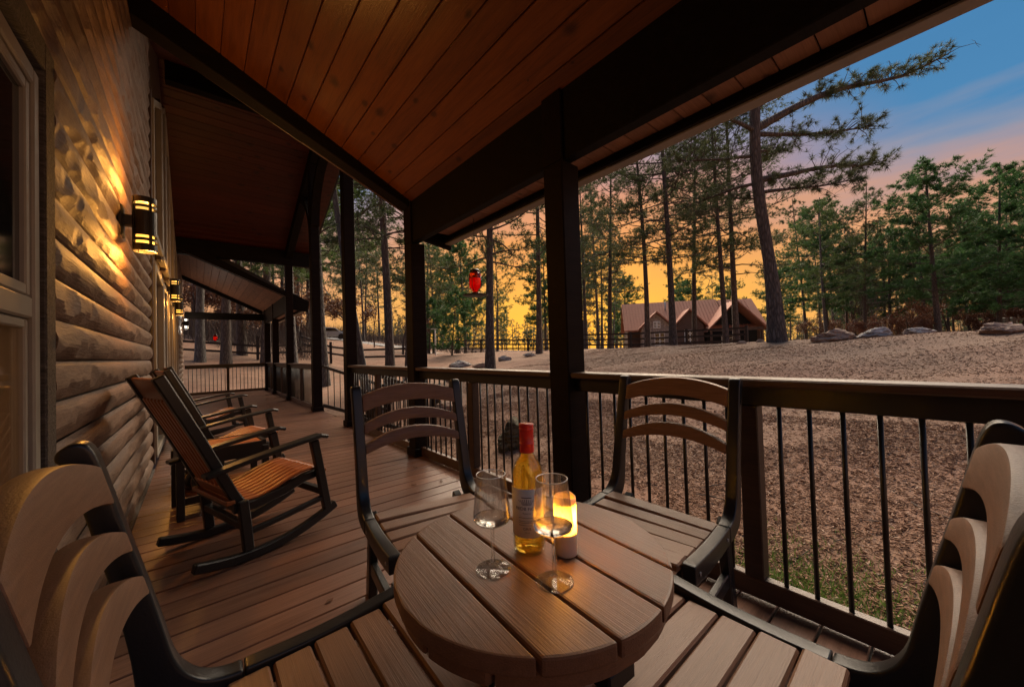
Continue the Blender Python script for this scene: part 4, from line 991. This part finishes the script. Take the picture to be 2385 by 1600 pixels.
# undergrowth too dense to count
def brush(n, spots, seed, name='undergrowth'):
    rg = np.random.default_rng(seed); A, B = [], []
    for _ in range(n):
        px0, px1, d0, d1, hh = spots[int(rg.integers(len(spots)))]; x, y = at_depth(rg.uniform(px0, px1), rg.uniform(d0, d1))
        if (40 < x < 57 and 11 < y < 31) or (x < 3 and y < 18): continue
        k = 26; h = hh * rg.uniform(.4, 1.1); base = np.stack([x + rg.normal(0, .5, k), y + rg.normal(0, .5, k)], 1); z = gz(base[:, 0], base[:, 1])
        b = np.column_stack([base, z - .05]); d = np.column_stack([rg.normal(0, .35, (k, 2)), np.ones(k)]); e = b + d * h * rg.uniform(.4, 1, (k, 1)); A.append(b); B.append(e)
    b = np.concatenate(A); e = np.concatenate(B); s = np.cross(e - b, rg.normal(0, 1, b.shape)); s /= np.linalg.norm(s, axis=1)[:, None]; w_ = .014
    P = np.stack([b - s * w_, b + s * w_, e], 1).reshape(-1, 3)
    tag(link(name, np_mesh(name, P, np.arange(len(P)).reshape(-1, 3), m_twig)), 'dense brown leafless undergrowth below the trees', 'undergrowth', kind='stuff')
brush(1500, [(1850, 2600, 33, 60, 3.2), (1850, 2600, 30, 45, 2.2), (420, 720, 22, 50, 3.0), (700, 990, 50, 75, 3.0), (990, 1330, 50, 80, 1.6)], 5)

def far_wood():
    rg = np.random.default_rng(77); C, D = [], []; paths = []
    for k in range(420):
        x, y = at_depth(rg.uniform(560, 2600), rg.uniform(115, 165)); z = float(gz(x, y)); h = rg.uniform(7, 13); w_ = rg.uniform(1.6, 3.0); m_ = 34
        u = rg.uniform(.15, 1, m_); r = w_ * (1 - u * .75) * np.sqrt(rg.random(m_)); a = rg.uniform(0, 6.28, m_)
        C.append(np.stack([x + r * np.cos(a), y + r * np.sin(a), z + u * h], 1)); D.append(np.stack([np.cos(a), np.sin(a), np.full(m_, .3)], 1)); paths.append((np.array([[x, y, z - .5], [x, y, z + h * .9]]), np.array([.2, .05])))
    P, Fx = needles(np.concatenate(C), np.concatenate(D), 1.1, .10, 7, rg); o = tag(link('far_wood', np_mesh('far_wood', P, Fx, m_needle3)), 'far wood showing as a dark green band under the sunset', 'wood', kind='stuff')
    tv, tf = tubes_np(paths, 4); link('far_trunks', np_mesh('far_trunks', tv, tf, m_bark), o)
far_wood()

# ------------------------------------------------------------------ boulders and rocks
def rock_mat(name, a, b, c):
    M = Mat(name); v = M.coords((1.2, 1.2, 7)); g = M.noise(v, 2.2, 7, .68, 1.4); M.col(M.ramp(g, [(.3, a), (.5, b), (.72, c)])).set(Roughness=.9); M.bump(g, .9, .06); return M.m
m_rk1 = rock_mat('tan_sandstone', (.13, .08, .055), (.32, .21, .145), (.50, .36, .27)); m_rk2 = rock_mat('grey_banded_stone', (.09, .08, .075), (.33, .29, .26), (.62, .57, .53)); m_rk3 = rock_mat('mossy_stone', (.03, .028, .015), (.085, .07, .035), (.15, .12, .075))
def rock(x, y, sx_, sy_, sz_, seed, mat, label, rz=0, sink=.25, group='flat rocks and boulders of the yard'):
    bm = bmesh.new(); bmesh.ops.create_icosphere(bm, subdivisions=4, radius=1.0); rg = random.Random(seed); ps = [(Vector((rg.gauss(0, 1), rg.gauss(0, 1), rg.gauss(0, .8))).normalized(), rg.uniform(.62, .95)) for _ in range(22)]
    from mathutils import noise as mn
    for v in bm.verts:
        p = v.co.normalized(); r = 1.25
        for nrm, dist in ps:
            c = p.dot(nrm)
            if c > .05: r = min(r, dist / c)
        r *= 1 + .14 * mn.noise(p * 2.3 + Vector((seed, 0, 0))) + .07 * mn.noise(Vector((p.x * 5, p.y * 5, p.z * 14))) + .05 * math.sin(p.z * 22 + 3 * mn.noise(p * 3)) + .04 * mn.noise(p * 9)
        v.co = Vector((p.x * r * sx_, p.y * r * sy_, p.z * r * sz_))
    me = bpy.data.meshes.new('boulder'); bm.to_mesh(me); bm.free(); me.materials.append(mat)
    o = link('boulder', me, None, (x, y, float(gz(x, y)) + sz_ * (1 - 2 * sink) * .8), (0, 0, rz)); return tag(o, label, 'rock', group)
AX = math.atan2(RC[1, 0], RC[0, 0])
def px_rock(px, dep, w_, h_, seed, mat, label, d_=None, **k):
    x, y = at_depth(px, dep); return rock(x, y, w_, d_ or w_ * .6, h_, seed, mat, label, AX + .15, **k)
px_rock(1952, 10.6, .64, .23, 41, m_rk1, 'tan layered rock, leftmost of the row on the ridge'); px_rock(2042, 10.4, .52, .20, 42, m_rk2, 'pale grey pointed rock next to the tan layered rock'); px_rock(2142, 10.0, .48, .145, 43, m_rk2, 'low grey streaked rock in the middle of the row'); px_rock(2322, 8.6, .54, .15, 44, m_rk1, 'flat tan slab rock near the right edge')
rock(3.42, 4.05, .36, .26, .27, 45, m_rk3, 'dark mossy boulder behind the railing, left of the bottle post', .5)
px_rock(1072, 17, .62, .20, 46, m_rk2, 'dark flat rock beside the white post'); px_rock(1118, 16, .50, .14, 47, m_rk1, 'low flat rock left of the feeder trunk'); px_rock(1050, 13, .30, .14, 48, m_rk2, 'small pale rock on red soil near the corner post'); px_rock(1172, 17, .34, .17, 49, m_rk2, 'rock just right of the feeder trunk'); px_rock(1232, 18, .36, .12, 50, m_rk2, 'small rock close to the bottle post')
px_rock(1728, 13.5, .22, .10, 51, m_rk1, 'small tan stone at the foot of the twin trunks'); px_rock(1770, 12.8, .2, .08, 52, m_rk1, 'small stone left of the largest trunk')
rock(4.3, 7.4, .36, .3, .18, 53, m_rk1, 'tan rock by the foot of the steps', .3); rock(3.2, 8.6, .3, .25, .16, 54, m_rk3, 'dark rock beside the dark stump', 1.0)
def stump(x, y, s, seed, label):
    rg = random.Random(seed); o = tag(empty('tree_stump', (x, y, float(gz(x, y)) - .05), rg.uniform(0, 6)), label, 'stump'); mb = MB(); pts = []
    mb.tube([(0, 0, 0), (.02, .02, .2 * s), (-.03, .05, .42 * s), (.04, -.02, .6 * s), (.10, .0, .72 * s)], [.20 * s, .15 * s, .17 * s, .12 * s, .05 * s], 12); mb.build('trunk', m_bark, o)
    for k in range(9):
        a = rg.uniform(0, 6.28); z = rg.uniform(.0, .62) * s; d = Vector((math.cos(a), math.sin(a), rg.uniform(-.1, .7))); p = Vector((0, 0, z)); q = p + d * .22 * s; e = q + (d + Vector((rg.uniform(-.5, .5), rg.uniform(-.5, .5), rg.uniform(-.4, .5)))) * .16 * s
        MB().tube([p, q, e], [.075 * s, .05 * s, .015 * s], 8).build('root', m_bark, o)
stump(2.95, 8.15, 1.0, 3, 'dark gnarled stump beyond the far stair railing'); 
sx0, sy0 = at_depth(1012, 9.5); stump(sx0, sy0, .75, 5, 'dark gnarled stump just right of the corner post')

# ------------------------------------------------------------------ brown house beyond the yard
hx, hy = at_depth(1598, 46); hz = float(gz(hx, hy)) - .1
ha = AX - .24
house = tag(empty('log_house', (hx, hy, hz), ha), 'brown log house with long red brown roof and front gables behind the pines', 'house'); house.scale = (.83, .95, 1.0)
m_hroof = plain('red_brown_metal_roof', (.36, .150, .092), .85, var=.1, bscale=3); m_hwall = wood('house_log_siding', (.055, .03, .02), (.10, .055, .038), (.15, .09, .065), .7, 6, .1); m_hst = plain('pale_stone_veneer', (.30, .24, .20), .9, bump=.6, bscale=6, var=.4)
E_, T_, RD = 2.75, 6.35, 4.6                                         # eave height, ridge height, half depth; local -y faces the yard
MB().box(-8.6, 8.3, -RD + .9, RD - .6, 0, E_).build('wall', m_hwall, house)
for zc in range(11): MB().box(-8.62, 8.32, -RD + .868, -RD + .899, .12 + zc * .24, .325 + zc * .24).build('wall_log', m_hwall, house, bevel=.02)
def gable_slab(y0, y1, x0, x1, ridge_y, ze, zr, name='roof', par=house, t=.16):
    return MB().prism([(y0, ze), (ridge_y, zr), (y1, ze), (y1, ze + t), (ridge_y, zr + t), (y0, ze + t)], 'x', x0, x1).build(name, m_hroof, par)
rm = gable_slab(-RD, RD, -9.1, 4.2, 0, E_, T_)
gable_slab(-RD, RD, 4.35, 8.9, 0, E_ - .05, T_ - .15, 'roof')
MB().prism([(-RD + .8, E_), (0, T_ - .15), (RD - .8, E_)], 'x', -8.6, -8.4).build('gable_wall', m_hwall, house); MB().prism([(-RD + .8, E_), (0, T_ - .3), (RD - .8, E_)], 'x', 8.1, 8.3).build('gable_wall', m_hwall, house)
for k in range(40):
    xx = -8.9 + k * .43
    if xx < 8.8: MB().beam((xx, -RD - .01, E_ + .17), (xx, -.05, (T_ if xx < 4.2 else T_ - .15) + .155), .035, .05).build('roof_rib', m_hroof, house)
def front_gable(xc, hw, zr, ze, yf, mat, label_open=False):
    g = empty('front_gable', (xc, 0, 0)); g.parent = house
    for s in (-1, 1):
        MB().prism([(0, zr), (s * (hw + .45), ze - .25), (s * (hw + .45), ze - .08), (0, zr + .18)], 'y', yf - .45, -.8).build('gable_roof_slope', m_hroof, g)
    if not label_open:
        MB().prism([(-hw, 0), (hw, 0), (hw, ze), (0, zr - .05), (-hw, ze)], 'y', yf, -1.2).build('gable_wall', mat, g)
    else:
        MB().prism([(-hw, 0), (hw, 0), (hw, ze), (0, zr - .05), (-hw, ze)], 'y', yf + 1.9, -1.2).build('gable_wall', m_dark, g)
        for s in (-1, -.35, .35, 1): MB().box(s * (hw - .15) - .12, s * (hw - .15) + .12, yf - .02, yf + .22, 0, ze).build('gable_post', m_hwall, g)
        MB().box(-hw, hw, yf - .05, yf + .2, ze - .2, ze + .12).build('gable_beam', m_hwall, g)
        MB().prism([(-hw, 0), (hw, 0), (hw, .75), (-hw, .75)], 'y', yf + .02, yf + .08).build('gable_rail', m_hwall, g)
    return g
def hwin(par, xc, zc, w_, h_, yf):
    e = empty('window', (xc, yf, zc)); e.parent = par
    MB().box(-w_ / 2, w_ / 2, -.05, .02, -h_ / 2, h_ / 2).build('frame', m_white, e)
    for sx_ in (-1, 1):
        for k in range(4): MB().box(sx_ * w_ / 4 - w_ / 4 + .07, sx_ * w_ / 4 + w_ / 4 - .05, -.06, -.045, -h_ / 2 + .07 + k * (h_ - .1) / 4, -h_ / 2 + (k + 1) * (h_ - .1) / 4).build('pane', m_pane, e)
g1 = front_gable(-4.9, 2.0, 4.75, 3.05, -5.6, m_hst); hwin(house, -4.6, 1.55, 1.3, 1.9, -5.62); hwin(house, -4.9, 3.4, .9, .8, -5.62)
g2 = front_gable(-.7, 1.75, 4.9, 3.2, -5.2, m_hwall); hwin(house, -.7, 1.95, 1.35, 1.5, -5.22)
g3 = front_gable(4.6, 3.1, 5.5, 2.6, -6.2, m_hwall, True); hwin(house, 4.2, 1.4, 1.6, 1.2, -4.33)
MB().tube([(-3.0, -1.4, 4.8), (-3.0, -1.4, 6.4)], .10, 10).build('flue_pipe', m_grey, house)
rc, rsn = math.cos(ha), math.sin(ha)

# ------------------------------------------------------------------ fences
m_fence = plain('dark_fence_wood', (.030, .022, .018), .8, var=.2, bscale=8)
def fence(pts, label, rails=(.45, .80, 1.15), sp=2.4):
    P = [np.array(p, float) for p in pts]; o = tag(empty('rail_fence', (P[0][0], P[0][1], 0)), label, 'fence', 'dark post and rail fences'); base = P[0]; nodes = []
    for a, b in zip(P, P[1:]):
        n = max(1, int(np.linalg.norm(b - a) / sp)); nodes += [a + (b - a) * k / n for k in range(n)]
    nodes.append(P[-1])
    for q in nodes:
        z = float(gz(q[0], q[1])); MB().box(-.06, .06, -.06, .06, -.3, 1.28).build('fence_post', m_fence, o, loc=(q[0] - base[0], q[1] - base[1], z))
    for a, b in zip(nodes, nodes[1:]):
        za, zb = float(gz(*a)), float(gz(*b))
        for r in rails: MB().beam((a[0] - base[0], a[1] - base[1], za + r), (b[0] - base[0], b[1] - base[1], zb + r), .045, .11).build('fence_rail', m_fence, o)
fence([at_depth(1335, 26), at_depth(1470, 24), at_depth(1600, 22), at_depth(1740, 20)], 'dark rail fence in front of the brown house')
fence([at_depth(1330, 30), at_depth(1230, 31), at_depth(1120, 32), at_depth(1010, 34)], 'dark rail fence along the pale road behind the feeder')
fence([at_depth(985, 19), at_depth(900, 20), at_depth(830, 21), at_depth(770, 22), at_depth(700, 24)], 'dark rail fence on the slope behind the steps', rails=(.6, 1.0)); fence([(5.5, 25.5), (2.5, 24.3), (-2, 24.5)], 'dark rail fence past the far end railing', rails=(.35, .75))
# black gate with white reflector bands at the right edge
gx_, gy_ = at_depth(2345, 13.5); gt_ = tag(empty('yard_gate', (gx_, gy_, float(gz(gx_, gy_))), AX - .2), 'black gate with white banded post at the right edge of the ridge', 'gate')
for x in (0, .22): MB().box(x - .05, x + .05, -.05, .05, -.3, .98).build('gate_post', m_iron, gt_, bevel=.005)
for z in (.55, .72, .30): MB().box(.055, .165, -.04, .0, z, z + .09).build('white_band', m_white, gt_)
for k, z in enumerate((.88, .62, .36, .16)): MB().box(.27, 3.2, -.02, .02, z, z + .06).build('gate_rail', m_iron if k != 2 else m_grey, gt_)
# T shaped white post, car on the road, utility marker
sx1, sy1 = at_depth(1014, 25); sg = tag(empty('sign_post', (sx1, sy1, float(gz(sx1, sy1))), AX), 'thin white T shaped post in front of the young pines', 'post'); MB().box(-.04, .04, -.04, .04, -.2, 1.75).build('shaft', m_white, sg); MB().box(-.28, .28, -.03, .03, 1.751, 1.80).build('crossbar', m_white, sg)
cx_, cy_ = at_depth(768, 47); car = tag(empty('parked_car', (cx_, cy_, float(gz(cx_, cy_)) + .05), AX + .5), 'small light car parked by the hillside drive', 'car'); m_carp = plain('silver_paint', (.45, .50, .52), .3, .4)
MB().prism([(-2.1, .35), (2.1, .35), (2.15, .75), (1.2, .92), (.6, 1.42), (-1.2, 1.45), (-1.9, .95), (-2.15, .85)], 'y', -.85, .85).build('body', m_carp, car, bevel=.06, seg=2)
MB().prism([(1.02, .96), (.55, 1.36), (-1.1, 1.39), (-1.6, .98)], 'y', -.862, .862).build('side_windows', m_pane, car)
for sx_ in (-1.3, 1.3):
    for sy_ in (-.8, .8): w_ = MB().tube([(sx_, sy_ - .1, .33), (sx_, sy_ + .1, .33)], .33, 18).build('wheel', m_iron, car)

# ------------------------------------------------------------------ mulch chips and grass
def chips(n, x0, x1, y0, y1, smin, smax, seed, name, label):
    rg = np.random.default_rng(seed); x = x0 + (x1 - x0) * rg.random(n) ** 1.25; y = rg.uniform(y0, y1, n); pt = np.sin(x * 1.1 + 2 * np.sin(y * .5)) * np.sin(y * .9 + 1.7 * np.sin(x * .6)) + .4 * np.sin(x * 3.1 + y * 2.3); kp = (pt < .45) | (rg.random(n) < .25); x, y = x[kp], y[kp]; n = len(x); z = gz(x, y); a = rg.uniform(0, 6.283, n); L = rg.uniform(smin, smax, n); w_ = L * rg.uniform(.16, .34, n); t = L * rg.uniform(.06, .13, n); tilt = rg.normal(0, .30, n); lift = rg.uniform(0, .018, n)
    c, s = np.cos(a), np.sin(a); loc = np.array([[-1, -.6], [.1, -1], [1, -.35], [.9, .5], [-.1, 1], [-1, .7]])
    P = np.zeros((n, 12, 3))
    for k in range(12):
        u, v_ = loc[k % 6]; ux = u * L / 2; vy = v_ * w_ / 2; top = k >= 6
        P[:, k, 0] = x + ux * c - vy * s; P[:, k, 1] = y + ux * s + vy * c; P[:, k, 2] = z + lift + ux * np.sin(tilt) + np.where(top, t * (.9 if k % 2 else 1.1), -.002)
    base = (np.arange(n) * 12)[:, None, None]; q = [[6, 7, 10, 11], [7, 8, 9, 10], [0, 2, 8, 6], [3, 5, 11, 9]]
    Fq_ = (base + np.array(q)[None]).reshape(-1, 4)
    tag(link(name, np_mesh(name, P.reshape(-1, 3), Fq_, m_chip)), label, 'mulch', kind='stuff')
def chip_mat():
    M = Mat('wood_chip'); g = M.node('ShaderNodeNewGeometry'); M.col(M.ramp(g.outputs['Random Per Island'], [(0, (.155, .072, .038)), (.4, (.225, .112, .060)), (.88, (.30, .168, .100)), (1, (.46, .32, .23))])).set(Roughness=.9); return M.m
m_chip = chip_mat()
chips(120000, 1.98, 6.4, -2.6, 7.5, .014, .042, 61, 'wood_mulch', 'loose brown wood chip mulch just beyond the railing')
chips(60000, 5.5, 15.5, -5, 11, .018, .048, 62, 'wood_mulch', 'brown wood chip mulch up the slope to the ridge')
def leaves_on_deck(n, seed):
    rg = np.random.default_rng(seed); x = np.where(rg.random(n) < .5, 1.78 - np.abs(rg.normal(0, .25, n)), rg.uniform(-.25, 1.7, n)); y = rg.uniform(1.4, 13, n); a = rg.uniform(0, 6.28, n); L = rg.uniform(.015, .032, n); P = np.zeros((n, 6, 3))
    for k, (u, v, zz) in enumerate(((-1, 0, .004), (-.2, .5, .010), (.6, .35, .007), (1, 0, .012), (.5, -.4, .004), (-.3, -.45, .008))):
        P[:, k, 0] = x + (u * np.cos(a) - v * np.sin(a)) * L; P[:, k, 1] = y + (u * np.sin(a) + v * np.cos(a)) * L; P[:, k, 2] = .001 + zz * rg.uniform(.4, 1.2, n)
    F_ = (np.arange(n)[:, None, None] * 6 + np.array([[0, 1, 4, 5], [1, 2, 3, 4]])[None]).reshape(-1, 4)
    tag(link('fallen_leaves', np_mesh('fallen_leaves', P.reshape(-1, 3), F_, m_brown)), 'few dry brown leaves blown onto the deck boards', 'leaves', kind='stuff')
leaves_on_deck(55, 4)
def twigs(n, seed):
    rg = np.random.default_rng(seed); x = 2.1 + 13 * rg.random(n) ** 1.5; y = rg.uniform(-3.5, 10, n); L = rg.uniform(.06, .30, n); a = rg.uniform(0, 6.28, n); paths = []
    for k in range(n):
        d = np.array([math.cos(a[k]), math.sin(a[k])]); p = np.array([x[k], y[k]]); q = [p - d * L[k] / 2, p + rg.normal(0, .012, 2), p + d * L[k] / 2]
        paths.append((np.array([[v[0], v[1], float(gz(v[0], v[1])) + .014 + rg.uniform(0, .012)] for v in q]), np.array([.5, 1, .4]) * rg.uniform(.003, .007)))
    V_, F_ = tubes_np(paths, 4); tag(link('fallen_twigs', np_mesh('fallen_twigs', V_, F_, m_twig)), 'scattered fallen twigs lying on the mulch', 'twigs', kind='stuff')
twigs(420, 15)
def grass(n, seed):
    rg = np.random.default_rng(seed); x = 2.10 + np.abs(rg.normal(0, .42, n)); y = rg.normal(.62, .30, n) - .15 * (x - 2.0); z = gz(x, y); h = rg.uniform(.022, .060, n); b = np.stack([x, y, z], 1); d = rg.normal(0, .45, (n, 3)); d[:, 2] = 1; e = b + d * h[:, None]; s = np.cross(d, rg.normal(0, 1, (n, 3))); s /= np.linalg.norm(s, axis=1)[:, None]
    P = np.stack([b - s * .0035, b + s * .0035, e], 1).reshape(-1, 3); tag(link('grass', np_mesh('grass', P, np.arange(len(P)).reshape(-1, 3), m_grassm)), 'short green grass growing through mulch beside the railing', 'grass', kind='stuff')
grass(9000, 9)
